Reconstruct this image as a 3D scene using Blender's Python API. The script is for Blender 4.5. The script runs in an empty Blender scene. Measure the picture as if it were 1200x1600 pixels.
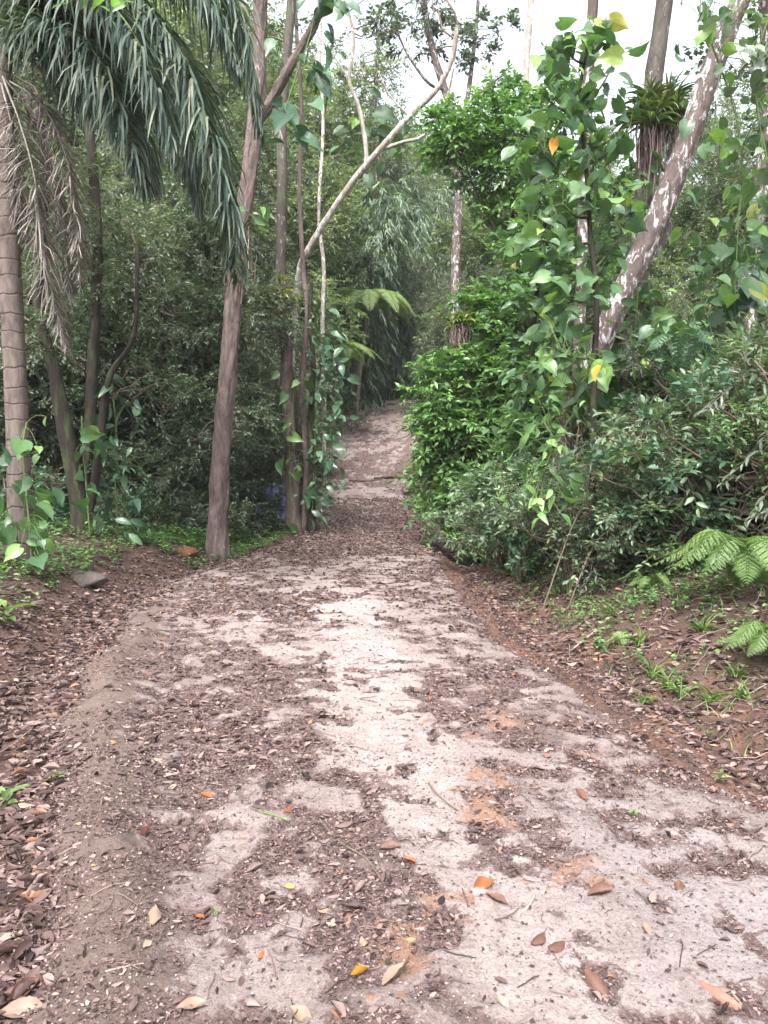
import bpy, math
import numpy as np
from math import radians as R

# ------------------------------------------------------------------ camera, sky, sun, exposure
scene = bpy.context.scene
COL = scene.collection
CAM_Z, F, PITCH = 1.6, 1200.0, math.atan(70/1200)
cam_d = bpy.data.cameras.new("camera")
cam = bpy.data.objects.new("camera", cam_d)
COL.objects.link(cam)
cam.location = (0, 0, CAM_Z)
cam.rotation_euler = (R(90) - PITCH, 0, 0)
cam_d.sensor_fit = 'VERTICAL'
cam_d.sensor_height = 24.0
cam_d.lens = 24.0*F/1600.0
cam_d.clip_start = 0.05
cam_d.clip_end = 1500
scene.camera = cam

SUN_EL, SUN_AZ = 54.0, 195.0      # high, veiled by cloud, from behind and a little left
world = bpy.data.worlds.new("World")
scene.world = world
world.use_nodes = True
wn, wl = world.node_tree.nodes, world.node_tree.links
wn.clear()
wo = wn.new('ShaderNodeOutputWorld'); wb = wn.new('ShaderNodeBackground')
sky = wn.new('ShaderNodeTexSky'); sky.sky_type = 'NISHITA'; sky.sun_disc = False
sky.sun_elevation = R(SUN_EL); sky.sun_rotation = R(SUN_AZ)
sky.air_density = 1.2; sky.dust_density = 6.0; sky.ozone_density = 1.0
hs = wn.new('ShaderNodeHueSaturation'); hs.inputs['Saturation'].default_value = 0.35
hs.inputs['Value'].default_value = 1.35
wl.new(sky.outputs[0], hs.inputs['Color']); wl.new(hs.outputs[0], wb.inputs[0])
wb.inputs[1].default_value = 0.15
wl.new(wb.outputs[0], wo.inputs[0])

sun_d = bpy.data.lights.new("sun", 'SUN')
sun_d.energy = 1.5; sun_d.angle = R(11); sun_d.color = (1.0, 0.95, 0.97)
sun = bpy.data.objects.new("sun", sun_d); COL.objects.link(sun)
sun.rotation_euler = (R(90-SUN_EL), 0, R(180-SUN_AZ))
scene.view_settings.view_transform = 'Standard'
scene.view_settings.look = 'None'
scene.view_settings.exposure = 1.65
scene.view_settings.gamma = 1.0
HAZE = 0.0005
cy = scene.cycles
cy.max_bounces = 7; cy.diffuse_bounces = 5; cy.glossy_bounces = 2; cy.transmission_bounces = 5
cy.sample_clamp_indirect = 6.0
cy.use_denoising = True
try:
    cy.denoiser = 'OPENIMAGEDENOISE'; cy.denoising_input_passes = 'RGB_ALBEDO_NORMAL'; cy.denoising_prefilter = 'ACCURATE'
except Exception: pass

# ------------------------------------------------------------------ numpy helpers
def rng(s): return np.random.default_rng(s)
def nrm(v): return v/np.maximum(np.linalg.norm(v, axis=-1, keepdims=True), 1e-9)

def vnoise(x, y, seed=0):
    x = np.asarray(x, float); y = np.asarray(y, float)
    xi = np.floor(x).astype(np.int64); yi = np.floor(y).astype(np.int64)
    fx = x-xi; fy = y-yi
    fx = fx*fx*(3-2*fx); fy = fy*fy*(3-2*fy)
    def h(a, b):
        n = (a*374761393 + b*668265263 + seed*1274126177) & 0xffffffff
        n = ((n ^ (n >> 13))*1274126177) & 0xffffffff
        n = n ^ (n >> 16)
        return (n & 0xffff)/65535.0
    return ((h(xi, yi)*(1-fx)+h(xi+1, yi)*fx)*(1-fy) + (h(xi, yi+1)*(1-fx)+h(xi+1, yi+1)*fx)*fy)
def fbm(x, y, seed=0, o=4):
    s = 0.0; a = 0.5; t = 0
    for k in range(o):
        s = s + a*vnoise(x*2**k, y*2**k, seed+k*17); t += a; a *= 0.5
    return s/t
def sstep(a, b, x):
    t = np.clip((x-a)/(b-a), 0, 1); return t*t*(3-2*t)

# pixel of the 1200 x 1600 frame at world depth Y -> point
def P(px, py, Y):
    cx, cyy = (px-600)/F, (800-py)/F
    c, s = math.cos(PITCH), math.sin(PITCH)
    d = np.array([cx, c+s*cyy, -s+c*cyy])
    t = Y/d[1]
    return np.array([d[0]*t, Y, CAM_Z+d[2]*t])

# ------------------------------------------------------------------ terrain profile
_ty = np.linspace(-10, 200, 2101)
def _tab(ys, vs, w=9):
    t = np.interp(_ty, ys, vs)
    k = np.ones(w)/w
    for _ in range(2): t = np.convolve(np.pad(t, w, 'edge'), k, 'same')[w:-w]
    return t
_L = _tab([-10, 0, 2, 2.5, 4.1, 5, 6, 8.7, 11.5, 13, 15, 18, 20, 26, 31, 40, 48, 60, 200],
          [-1.05, -1.05, -1.1, -1.22, -1.82, -2.1, -2.42, -2.85, -2.95, -2.6, -2.3, -2.0, -1.9, -2.5, -2.75, -1.5, -.6, 1.0, 1.0], 5)
_Rt = _tab([-10, 0, 2.2, 3.55, 4.46, 5.5, 7.1, 11.3, 17.5, 21, 26, 31, 40, 48, 60, 200],
           [4.0, 3.6, 2.55, 1.86, 1.62, 1.42, 1.12, .98, 1.0, .9, .85, 1.7, 2.2, 2.6, 4.4, 4.4], 5)
_Z = _tab([-10, 18, 22, 26, 31, 40, 48, 56, 200], [0, 0, .3, .96, 2.4, 4.65, 6.6, 7.3, 7.4], 21)
def edgeL(Y): return np.interp(Y, _ty, _L) + .30*(fbm(Y*1.5, Y*0+3, 5)-.5)
def edgeR(Y): return np.interp(Y, _ty, _Rt) + .26*(fbm(Y*1.6, Y*0+9, 6)-.5)
def zc(Y): return np.interp(Y, _ty, _Z)
OFF = [0, .25, .6, 1.2, 2, 4, 8, 14, 40, 90]
LN = [0, -.13, -.08, .3, .5, .7, 1.0, 1.6, 6, 14]
LM = [0, -.02, -.04, -.12, -.28, -.4, 0, 1.5, 10, 22]
LF = [0, .08, .15, .3, .5, 1.0, 2.2, 4, 14, 28]
RN = [0, -.16, -.18, .1, .4, 1.05, 1.9, 3, 11, 24]
RM = [0, -.25, -.5, -.45, -.2, .5, 1.3, 3, 12, 26]
RF = [0, .05, .15, .35, .7, 1.5, 3, 5, 15, 30]
def path_z(X, Y):
    l, r = edgeL(Y), edgeR(Y)
    z = zc(Y) + 0.0*X
    berm = np.exp(-((X-l-.28)/.2)**2)*(.03+.10*fbm(Y*1.3, Y*0+4, 91, 3)*1.2)*(1-sstep(6, 10, Y))
    lip = np.exp(-((r-X)/.25)**2)*.05
    z = z + berm - lip + .05*(fbm(X*.9, Y*.7, 21)-.5) - .02
    return z
def G(X, Y):
    X = np.asarray(X, float); Y = np.asarray(Y, float)
    l, r = edgeL(Y), edgeR(Y)
    dl, dr = l-X, X-r
    def mix3(o, a, b, c):
        o = np.maximum(o, 0)
        wa = 1-sstep(12.5, 16.5, Y); wc = sstep(27, 33, Y); wb = 1-wa-wc
        return wa*np.interp(o, OFF, a)+wb*np.interp(o, OFF, b)+wc*np.interp(o, OFF, c)
    z = zc(Y) + np.where(dl > 0, mix3(dl, LN, LM, LF), 0) + np.where(dr > 0, mix3(dr, RN, RM, RF), 0)
    out = np.maximum(np.maximum(dl, dr), 0)
    z = z + sstep(55, 130, Y)*10*0.6
    amp = .05 + .25*sstep(.2, 3, out)
    z = z + amp*(fbm(X*.8, Y*.8, 3)-.5) + (.07*(fbm(X*4, Y*4, 8)-.5)+.05*(fbm(X*11, Y*11, 18, 3)-.5))*sstep(0, .3, out)*(Y < 20)
    inside = (dl < 0) & (dr < 0)
    pz = path_z(X, Y)
    w = sstep(0, .12, out)
    z = np.where(inside, pz, pz*(1-w)+z*w) if False else np.where(inside, pz, (path_z(np.clip(X, l, r), Y))*(1-w)+z*w)
    return z
def Gf(x, y): return float(G(np.array([x]), np.array([y]))[0])
def on_ground(px, py, ymin=1.6, ymax=70):     # where the ray of a pixel meets the ground
    ys = np.linspace(ymin, ymax, 3000)
    a, b = P(px, py, 1.0), P(px, py, 2.0)
    d = b-a
    xs = a[0]+d[0]*(ys-1); zs = a[2]+d[2]*(ys-1)
    g = G(xs, ys)
    k = np.argmax(zs <= g)
    return np.array([xs[k], ys[k], g[k]])

# ------------------------------------------------------------------ mesh builder
class MB:
    def __init__(s): s.v = []; s.f = {3: [], 4: []}; s.r = []; s.n = 0
    def add(s, v, f, r=0.5):
        v = np.asarray(v, float).reshape(-1, 3); f = np.asarray(f, np.int64)
        s.v.append(v); s.f[f.shape[1]].append(f+s.n)
        s.r.append(np.broadcast_to(np.asarray(r, float), (len(v),)).copy()); s.n += len(v)
    def mesh(s, name, mat, smooth=False, origin=None, extra=None):
        me = bpy.data.meshes.new(name)
        if extra is not None and extra[0].v:              # second material: thin twigs / stalks inside the same part
            e, emat = extra; nq, nt = sum(len(x) for x in s.f[4]), sum(len(x) for x in s.f[3])
            eq, et = sum(len(x) for x in e.f[4]), sum(len(x) for x in e.f[3])
            for k in (3, 4): s.f[k] += [x+s.n for x in e.f[k]]
            s.v += e.v; s.r += e.r; s.n += e.n
            mi = np.concatenate([np.zeros(nq), np.ones(eq), np.zeros(nt), np.ones(et)]).astype(np.int32)
        else: mi = None
        if not s.v: return me
        v = np.concatenate(s.v); r = np.concatenate(s.r)
        if origin is not None: v = v - np.asarray(origin)
        q = np.concatenate(s.f[4]) if s.f[4] else np.zeros((0, 4), np.int64)
        t = np.concatenate(s.f[3]) if s.f[3] else np.zeros((0, 3), np.int64)
        loops = np.concatenate([q.ravel(), t.ravel()]).astype(np.int32)
        tot = np.concatenate([np.full(len(q), 4), np.full(len(t), 3)]).astype(np.int32)
        st = np.concatenate([[0], np.cumsum(tot)[:-1]]).astype(np.int32)
        me.vertices.add(len(v)); me.vertices.foreach_set('co', v.astype(np.float32).ravel())
        me.loops.add(len(loops)); me.loops.foreach_set('vertex_index', loops)
        me.polygons.add(len(tot)); me.polygons.foreach_set('loop_start', st)
        me.polygons.foreach_set('loop_total', tot)
        if smooth: me.polygons.foreach_set('use_smooth', np.ones(len(tot), bool))
        a = me.attributes.new('rnd', 'FLOAT', 'POINT'); a.data.foreach_set('value', r.astype(np.float32))
        me.update(calc_edges=True)
        if mat: me.materials.append(mat)
        if mi is not None: me.materials.append(emat); me.polygons.foreach_set('material_index', mi)
        return me

def link(name, me, parent=None, loc=(0, 0, 0)):
    o = bpy.data.objects.new(name, me); COL.objects.link(o); o.location = loc
    if parent: o.parent = parent
    return o
def tag(o, label, cat, group=None):
    o['label'] = label; o['category'] = cat
    if group: o['group'] = group
    return o
def thing(name, label, cat, loc, group=None):
    o = bpy.data.objects.new(name, None); COL.objects.link(o); o.location = loc
    o.empty_display_size = .2
    return tag(o, label, cat, group)
def dup(root, loc, rz=0, sc=1.0, label=None, group=None):
    r = root.copy(); COL.objects.link(r); r.location = loc; r.rotation_euler = (0, 0, rz)
    r.scale = (sc, sc, sc) if np.isscalar(sc) else sc
    if label: r['label'] = label
    if group: r['group'] = group
    for ch in list(root.children):
        c = ch.copy(); COL.objects.link(c); c.parent = r
        for g in ch.children:
            d = g.copy(); COL.objects.link(d); d.parent = c
    return r

def catmull(pts, n):
    p = np.asarray(pts, float)
    p = np.vstack([2*p[0]-p[1], p, 2*p[-1]-p[-2]])
    m = len(p)-3
    t = np.linspace(0, m-1e-6, n); i = t.astype(int); u = (t-i)[:, None]
    a, b, c, d = p[i], p[i+1], p[i+2], p[i+3]
    return .5*((2*b)+(-a+c)*u+(2*a-5*b+4*c-d)*u*u+(-a+3*b-3*c+d)*u**3)

def tubes(mb, pts, rad, seg=6, r=0.5, rough=0.0, seed=0, cap=True):
    """batch of tubes: pts (N,K,3), rad (N,K)"""
    pts = np.asarray(pts, float); rad = np.asarray(rad, float)
    if pts.ndim == 2: pts = pts[None]; rad = rad[None]
    N, K, _ = pts.shape
    T = np.empty_like(pts)
    T[:, 1:-1] = pts[:, 2:]-pts[:, :-2]; T[:, 0] = pts[:, 1]-pts[:, 0]; T[:, -1] = pts[:, -1]-pts[:, -2]
    T = nrm(T)
    ref = np.cross(pts[:, K//2]-pts[:, 0], pts[:, -1]-pts[:, 0])
    ch = nrm(pts[:, -1]-pts[:, 0])
    bad = np.linalg.norm(ref, axis=1) < 1e-4*np.linalg.norm(pts[:, -1]-pts[:, 0], axis=1)**2+1e-12
    alt = np.cross(ch, np.where(np.abs(ch[:, :1]) < .7, [[1., 0, 0]], [[0, 1., 0]]))
    ref = nrm(np.where(bad[:, None], alt, ref))[:, None, :]
    U = nrm(ref-(ref*T).sum(-1, keepdims=True)*T); W = np.cross(T, U)
    a = np.arange(seg)*2*np.pi/seg
    rr = np.repeat(rad[:, :, None], seg, 2)
    if rough > 0:
        Ln = np.concatenate([np.zeros((N, 1)), np.cumsum(np.linalg.norm(np.diff(pts, axis=1), axis=2), 1)], 1)
        nz = fbm(np.cos(a)[None, None]*1.3+Ln[:, :, None]*1.2+20, np.sin(a)[None, None]*1.3+Ln[:, :, None]*.7+seed*3.1, seed, 4)
        nz2 = fbm(a[None, None]*3.0+0*Ln[:, :, None], Ln[:, :, None]*3.5+seed, seed+4, 3)
        nz3 = fbm(a[None, None]*6.0+0*Ln[:, :, None], Ln[:, :, None]*5+seed*2, seed+9, 3)
        if seg >= 24:
            gk = rng(seed+77)
            for _ in range(26):
                a0, l0, w0 = gk.uniform(0, 6.28), gk.uniform(0, Ln.max()*.7), gk.uniform(.04, .12)
                da = np.angle(np.exp(1j*(a-a0)))[None, None]
                rr = rr+rad.max()*gk.uniform(-.14, .2)*np.exp(-(da/.4)**2-((Ln[:, :, None]-l0)/w0)**2)
            rr = rr*(1+.35*np.exp(-Ln[:, :, None]/.3)*(.5+.5*np.cos(a[None, None]*4+seed)))
        rr = rr*(1+rough*2*(nz-.5)+rough*.8*(nz2-.5)*2+rough*.7*(nz3-.5))
    V = pts[:, :, None]+rr[..., None]*(np.cos(a)[None, None, :, None]*U[:, :, None]+np.sin(a)[None, None, :, None]*W[:, :, None])
    base = (np.arange(N)*K*seg)[:, None, None]
    k = np.arange(K-1)[None, :, None]*seg; j = np.arange(seg)[None, None]; j2 = (j+1) % seg
    f = np.stack(np.broadcast_arrays(base+k+j, base+k+j2, base+k+seg+j2, base+k+seg+j), -1).reshape(-1, 4)
    rv = np.broadcast_to(np.asarray(r, float).reshape(-1, 1, 1), (N, K, seg)).ravel() if np.ndim(r) else r
    mb.add(V.reshape(-1, 3), f, rv)
    if cap:
        c = pts[:, [0, -1]].reshape(-1, 3)
        cv = np.concatenate([V[:, 0], V[:, -1]], 1).reshape(N, 2*seg, 3)
        cc = pts[:, [0, -1]]
        vv = np.concatenate([cv, cc], 1).reshape(-1, 3)
        b = (np.arange(N)*(2*seg+2))[:, None]
        jj = np.arange(seg)[None]; jn = (jj+1) % seg
        f1 = np.stack([b+jn, b+jj, np.broadcast_to(b+2*seg, (N, seg))], -1)
        f2 = np.stack([b+seg+jj, b+seg+jn, np.broadcast_to(b+2*seg+1, (N, seg))], -1)
        mb.add(vv, np.concatenate([f1.reshape(-1, 3), f2.reshape(-1, 3)]), float(np.mean(r)))

# ------------------------------------------------------------------ leaf templates: y along the leaf (0..1), x across (-.5...5), z up
def T_rhomb():
    v = [(0, 0, 0), (-.5, .42, .12), (0, 1, -.04), (.5, .42, .12)]
    return np.array(v, float), np.array([(0, 3, 2), (0, 2, 1)])
def T_leaf():
    v = [(0, 0, 0), (-.36, .22, .08), (.36, .22, .08), (0, .3, .02), (-.5, .5, .09), (.5, .5, .09), (0, .62, 0), (-.3, .8, .02), (.3, .8, .02), (0, 1, -.12)]
    f = [(0, 3, 1), (0, 2, 3), (1, 3, 4), (3, 6, 4), (2, 5, 3), (3, 5, 6), (4, 6, 7), (6, 9, 7), (5, 8, 6), (6, 8, 9)]
    return np.array(v, float), np.array(f)
def T_strip(n=6, droop=.6, w=lambda t: 1.0, fold=.1):      # strap leaf bending down, y/z in leaf lengths
    v = []; f = []
    y = z = 0.0; a = 0
    for i in range(n+1):
        t = i/n
        v += [(-.5*w(t), y, z+fold*w(t)*.3), (0, y, z), (.5*w(t), y, z+fold*w(t)*.3)]
        a = droop*2*t
        y += math.cos(a)/n; z -= math.sin(a)/n
    for i in range(n):
        b = 3*i
        f += [(b, b+1, b+4, b+3), (b+1, b+2, b+5, b+4)]
    return np.array(v, float), np.array(f)
def T_heart(n=16, cup=.12):
    out = []
    for k in range(n):
        t = 2*np.pi*k/n
        x = .5*math.sin(t)*(1+.08*math.cos(t))
        y = .45-.50*math.cos(t)
        if k == 0: y = .12
        if k in (1, n-1): y = -.04; x *= .8
        if k == n//2: y = 1.08
        elif k in (n//2-1, n//2+1): x *= .78
        out.append((x, y))
    v = [(0, .12, 0), (0, .55, .0)]
    for x, y in out: v.append((x, y, cup*(abs(x)*2)**1.5 - .25*max(0, y-.4)**2 + .035*math.sin(5*y+9*x)))
    v[0] = (0, .12, .0)
    f = []
    for k in range(n):
        a, b = 2+k, 2+(k+1) % n
        f.append((1, b, a))
    return np.array(v, float), np.array(f)
def T_lobed():     # big deeply cut leaf
    v = [(0, 0, 0)]; ang = []
    for k in range(17):
        t = -2.3+4.6*k/16
        rr = (.62 if k % 2 == 0 else .34)*(1+.35*math.cos(t))
        v.append((rr*math.sin(t)*.85, .3+rr*math.cos(t), .08*abs(math.sin(t))-.1*rr*rr))
    v.append((0, .3, .03)); c = len(v)-1
    f = [(c, k+1, k) for k in range(1, 17)]+[(c, 1, 0), (c, 0, 17)]
    return np.array(v, float), np.array(f)
RHOMB, LEAF, HEART, LOBED = T_rhomb(), T_leaf(), T_heart(), T_lobed()

def place(mb, tmpl, pos, dirv, nor, ln, wd, r, bend=None):
    """instances of a leaf template; all arguments are arrays over N"""
    tv, tf = tmpl
    N = len(pos); n = len(tv)
    Y = nrm(dirv); Xv = nrm(np.cross(Y, nor)); Z = np.cross(Xv, Y)
    ln = np.broadcast_to(ln, (N,)); wd = np.broadcast_to(wd, (N,))
    zc_ = tv[None, :, 2]*ln[:, None]
    if bend is not None: zc_ = zc_ - bend[:, None]*(tv[None, :, 1]**2)*ln[:, None]
    V = pos[:, None] + Xv[:, None]*(tv[None, :, 0, None]*wd[:, None, None]) + Y[:, None]*(tv[None, :, 1, None]*ln[:, None, None]) + Z[:, None]*zc_[..., None]
    Fc = (tf[None]+(np.arange(N)*n)[:, None, None]).reshape(-1, tf.shape[1])
    mb.add(V.reshape(-1, 3), Fc, np.repeat(np.broadcast_to(r, (N,)), n))

def sprays(mb, g, C, D, L, n, ll, lw, tmpl=RHOMB, ang=.9, droop=.25, up=1.0, jit=.35, rs=.6, twig=None, leafdown=.25, pair=True):
    N = len(C)
    D = nrm(D); upv = np.array([0, 0, 1.0])
    S = nrm(np.cross(D, upv)+1e-4)
    L = np.broadcast_to(L, (N,))
    i = np.arange(n)
    t = (i+.6)/n
    side = np.where(i % 2 == 0, 1.0, -1.0); side[-1] = 0
    pos = C[:, None]+D[:, None]*(L[:, None]*t[None])[..., None]-upv*(droop*L[:, None]*t[None]**2)[..., None]
    dv = D[:, None]*(np.cos(ang)+(side == 0)*.6)[None, :, None]+S[:, None]*(side*np.sin(ang))[None, :, None]+g.normal(0, jit, (N, n, 3))
    dv[..., 2] -= leafdown
    nv = upv*up+g.normal(0, .45, (N, n, 3))+D[:, None]*.15
    sr = g.random(N)
    r = np.clip(rs*sr[:, None]+(1-rs)*g.random((N, n)), 0, 1)
    sc = g.uniform(.7, 1.15, (N, n))*(1-.25*np.abs(t-.5))[None]
    place(mb, tmpl, pos.reshape(-1, 3), dv.reshape(-1, 3), nv.reshape(-1, 3), (ll*sc).ravel(), (lw*sc).ravel(), r.ravel())
    if twig is not None:
        tt = np.linspace(0, 1, 4)
        tp = C[:, None]+D[:, None]*(L[:, None]*tt)[..., None]-upv*(droop*L[:, None]*tt**2)[..., None]
        tubes(twig, tp, np.broadcast_to(np.linspace(.006, .002, 4), (N, 4)), 3, .4, cap=False)

def rand_dir(g, N, up=0.0):
    d = g.normal(0, 1, (N, 3)); d[:, 2] += up; return nrm(d)

def blob_points(g, blobs, dens, shell=.55):
    """clump centres through ellipsoids; blobs = (centre, radii); dens = clumps per m3"""
    P_, C_ = [], []
    for c, rad in blobs:
        rad = np.asarray(rad, float)
        vol = 4.19*np.prod(rad)
        n = max(3, int(vol*dens))
        d = rand_dir(g, n); u = g.random(n)**(1/3.)*(1-shell)+shell*g.random(n)**.15
        wob = .8+.4*g.random(n)
        P_.append(np.asarray(c)+d*(u*wob)[:, None]*rad); C_.append(np.broadcast_to(c, (n, 3)))
    return np.concatenate(P_), np.concatenate(C_)

# ------------------------------------------------------------------ materials
def new_mat(name):
    m = bpy.data.materials.new(name); m.use_nodes = True
    n, l = m.node_tree.nodes, m.node_tree.links; n.clear()
    return m, n, l
def ramp(n, stops, interp='LINEAR'):
    rn = n.new('ShaderNodeValToRGB'); cr = rn.color_ramp; cr.interpolation = interp
    while len(cr.elements) > 1: cr.elements.remove(cr.elements[-1])
    cr.elements[0].position = stops[0][0]; cr.elements[0].color = (*stops[0][1], 1)
    for p_, c in stops[1:]:
        e = cr.elements.new(p_); e.color = (*c, 1)
    return rn
def noise(n, l, coord, scale, detail=4, rough=.55, dist=0.0):
    t = n.new('ShaderNodeTexNoise'); t.inputs['Scale'].default_value = scale
    t.inputs['Detail'].default_value = detail; t.inputs['Roughness'].default_value = rough
    t.inputs['Distortion'].default_value = dist
    if coord is not None: l.new(coord, t.inputs['Vector'])
    return t
def math_(n, l, op, a, b=None, clamp=False):
    m = n.new('ShaderNodeMath'); m.operation = op; m.use_clamp = clamp
    for i, x in enumerate((a, b)):
        if x is None: continue
        if isinstance(x, (int, float)): m.inputs[i].default_value = x
        else: l.new(x, m.inputs[i])
    return m.outputs[0]
def mixc(n, l, f, a, b):
    m = n.new('ShaderNodeMix'); m.data_type = 'RGBA'
    if isinstance(f, (int, float)): m.inputs[0].default_value = f
    else: l.new(f, m.inputs[0])
    for k, x in ((6, a), (7, b)):
        if isinstance(x, tuple): m.inputs[k].default_value = (*x, 1)
        else: l.new(x, m.inputs[k])
    return m.outputs[2]
def leaf_mat(name, stops, rough=.42, transl=.28, spec=.5, tint=(1.25, 1.4, .6)):
    m, n, l = new_mat(name)
    at = n.new('ShaderNodeAttribute'); at.attribute_name = 'rnd'
    rp = ramp(n, stops); l.new(at.outputs['Fac'], rp.inputs[0])
    tc = n.new('ShaderNodeTexCoord')
    ns = noise(n, l, tc.outputs['Object'], 38, 2)
    mul = n.new('ShaderNodeHueSaturation'); l.new(rp.outputs[0], mul.inputs['Color'])
    v = math_(n, l, 'MULTIPLY_ADD', ns.outputs[0], .7); 
    v.node.inputs[2].default_value = .65
    l.new(v, mul.inputs['Value'])
    p = n.new('ShaderNodeBsdfPrincipled'); l.new(mul.outputs[0], p.inputs['Base Color'])
    p.inputs['Roughness'].default_value = rough; p.inputs['Specular IOR Level'].default_value = spec
    if transl > 0:
        tr = n.new('ShaderNodeBsdfTranslucent')
        tm = n.new('ShaderNodeMix'); tm.data_type = 'RGBA'; tm.blend_type = 'MULTIPLY'; tm.inputs[0].default_value = 1
        l.new(mul.outputs[0], tm.inputs[6]); tm.inputs[7].default_value = (*tint, 1)
        l.new(tm.outputs[2], tr.inputs[0])
        mx = n.new('ShaderNodeMixShader'); mx.inputs[0].default_value = transl
        l.new(p.outputs[0], mx.inputs[1]); l.new(tr.outputs[0], mx.inputs[2]); out = mx.outputs[0]
    else: out = p.outputs[0]
    o = n.new('ShaderNodeOutputMaterial'); l.new(out, o.inputs[0])
    return m
def bark_mat(name, dark, light, lichen=(.42, .42, .40), lich=.5, scale=9, stretch=.22, bump=.9, moss=None):
    m, n, l = new_mat(name)
    tc = n.new('ShaderNodeTexCoord'); mp = n.new('ShaderNodeMapping')
    mp.inputs['Scale'].default_value = (1, 1, stretch); l.new(tc.outputs['Object'], mp.inputs[0])
    a = noise(n, l, mp.outputs[0], scale, 8, .62, .6)
    b = noise(n, l, mp.outputs[0], scale*4.5, 5, .6, .3)
    c = noise(n, l, mp.outputs[0], 8.5, 7, .68, .8)
    rp = ramp(n, [(.3, dark), (.5, tuple(.5*(x+y) for x, y in zip(dark, light))), (.7, light)]); 
    s = math_(n, l, 'ADD', math_(n, l, 'MULTIPLY', a.outputs[0], .6), math_(n, l, 'MULTIPLY', b.outputs[0], .4)); l.new(s, rp.inputs[0])
    lr = ramp(n, [(lich, (0, 0, 0)), (lich+.05, (1, 1, 1))]); l.new(c.outputs[0], lr.inputs[0])
    col = mixc(n, l, math_(n, l, 'MULTIPLY', lr.outputs[0], .8), rp.outputs[0], lichen)
    if moss:
        d = noise(n, l, mp.outputs[0], 9, 7, .7)
        mr = ramp(n, [(.5, (0, 0, 0)), (.62, (1, 1, 1))]); l.new(d.outputs[0], mr.inputs[0])
        col = mixc(n, l, math_(n, l, 'MULTIPLY', mr.outputs[0], .7), col, moss)
    p = n.new('ShaderNodeBsdfPrincipled'); l.new(col, p.inputs['Base Color'])
    p.inputs['Roughness'].default_value = .85; p.inputs['Specular IOR Level'].default_value = .25
    bp = n.new('ShaderNodeBump'); bp.inputs['Strength'].default_value = bump; bp.inputs['Distance'].default_value = .03
    l.new(s, bp.inputs['Height']); l.new(bp.outputs[0], p.inputs['Normal'])
    o = n.new('ShaderNodeOutputMaterial'); l.new(p.outputs[0], o.inputs[0])
    return m

M = {}
M['leaf_dark'] = leaf_mat('leaf_dark', [(0, (.04, .065, .045)), (.5, (.08, .12, .08)), (.85, (.125, .175, .115)), (1, (.19, .23, .15))], .34, .32)
M['leaf_grey'] = leaf_mat('leaf_grey', [(0, (.07, .095, .075)), (.5, (.125, .16, .12)), (.9, (.19, .23, .17)), (1, (.27, .29, .21))], .38, .34)
M['leaf_olive'] = leaf_mat('leaf_olive', [(0, (.07, .105, .06)), (.5, (.14, .19, .105)), (.9, (.22, .28, .155)), (1, (.3, .32, .19))], .45, .4)
M['leaf_bright'] = leaf_mat('leaf_bright', [(0, (.05, .11, .04)), (.4, (.09, .185, .065)), (.8, (.15, .28, .085)), (1, (.25, .40, .12))], .34, .36)
M['leaf_heart'] = leaf_mat('leaf_heart', [(0, (.045, .095, .05)), (.6, (.085, .165, .07)), (.88, (.13, .24, .075)), (.96, (.2, .34, .085)), (1, (.36, .34, .08))], .38, .34)
M['leaf_blue'] = leaf_mat('leaf_blue', [(0, (.03, .07, .04)), (.6, (.065, .135, .075)), (1, (.11, .2, .11))], .28, .2)
M['leaf_shrub'] = leaf_mat('leaf_shrub', [(0, (.055, .09, .06)), (.5, (.11, .165, .10)), (.85, (.17, .25, .14)), (1, (.28, .35, .19))], .36, .32)
M['bamboo_leaf'] = leaf_mat('bamboo_leaf', [(0, (.06, .10, .07)), (.5, (.12, .18, .12)), (1, (.23, .31, .2))], .4, .35)
M['palm_leaf'] = leaf_mat('palm_leaf', [(0, (.025, .045, .035)), (.6, (.06, .095, .072)), (.9, (.12, .155, .115)), (1, (.16, .18, .12))], .5, .22, .35)
M['palm_dead'] = leaf_mat('palm_dead', [(0, (.07, .06, .053)), (.5, (.165, .145, .13)), (1, (.32, .29, .265))], .8, .12, .2, (1, .95, .9))
M['fern'] = leaf_mat('fern', [(0, (.08, .14, .045)), (.5, (.14, .225, .07)), (1, (.25, .33, .12))], .45, .4)
M['fern_dark'] = leaf_mat('fern_dark', [(0, (.08, .13, .05)), (.5, (.15, .23, .08)), (1, (.25, .34, .13))], .45, .35)
M['brom'] = leaf_mat('bromeliad_leaf', [(0, (.06, .10, .03)), (.5, (.15, .21, .06)), (1, (.38, .36, .14))], .35, .25)
M['brom_dark'] = leaf_mat('bromeliad_leaf_dark', [(0, (.03, .055, .02)), (.6, (.07, .11, .035)), (1, (.15, .18, .06))], .4, .25)
M['grass'] = leaf_mat('grass_blade', [(0, (.06, .12, .03)), (.6, (.13, .22, .06)), (1, (.28, .32, .12))], .4, .35)
M['cover'] = leaf_mat('cover_leaf', [(0, (.04, .09, .035)), (.6, (.09, .18, .06)), (1, (.2, .32, .1))], .42, .3)
M['litter'] = leaf_mat('dead_leaf', [(0, (.03, .02, .02)), (.3, (.085, .053, .048)), (.6, (.135, .092, .083)), (.85, (.2, .148, .135)), (.95, (.25, .185, .16)), (.985, (.26, .13, .06)), (1, (.35, .27, .2))], .6, .08, .3, (1.3, .9, .6))
M['crumb'] = leaf_mat('leaf_crumb', [(0, (.03, .021, .02)), (.4, (.08, .052, .047)), (.8, (.155, .106, .097)), (1, (.27, .21, .195))], .75, 0, .2)
M['stone'] = leaf_mat('gravel_stone', [(0, (.07, .06, .055)), (.6, (.17, .14, .13)), (.95, (.28, .25, .24)), (1, (.5, .48, .47))], .6, 0, .4)
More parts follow.
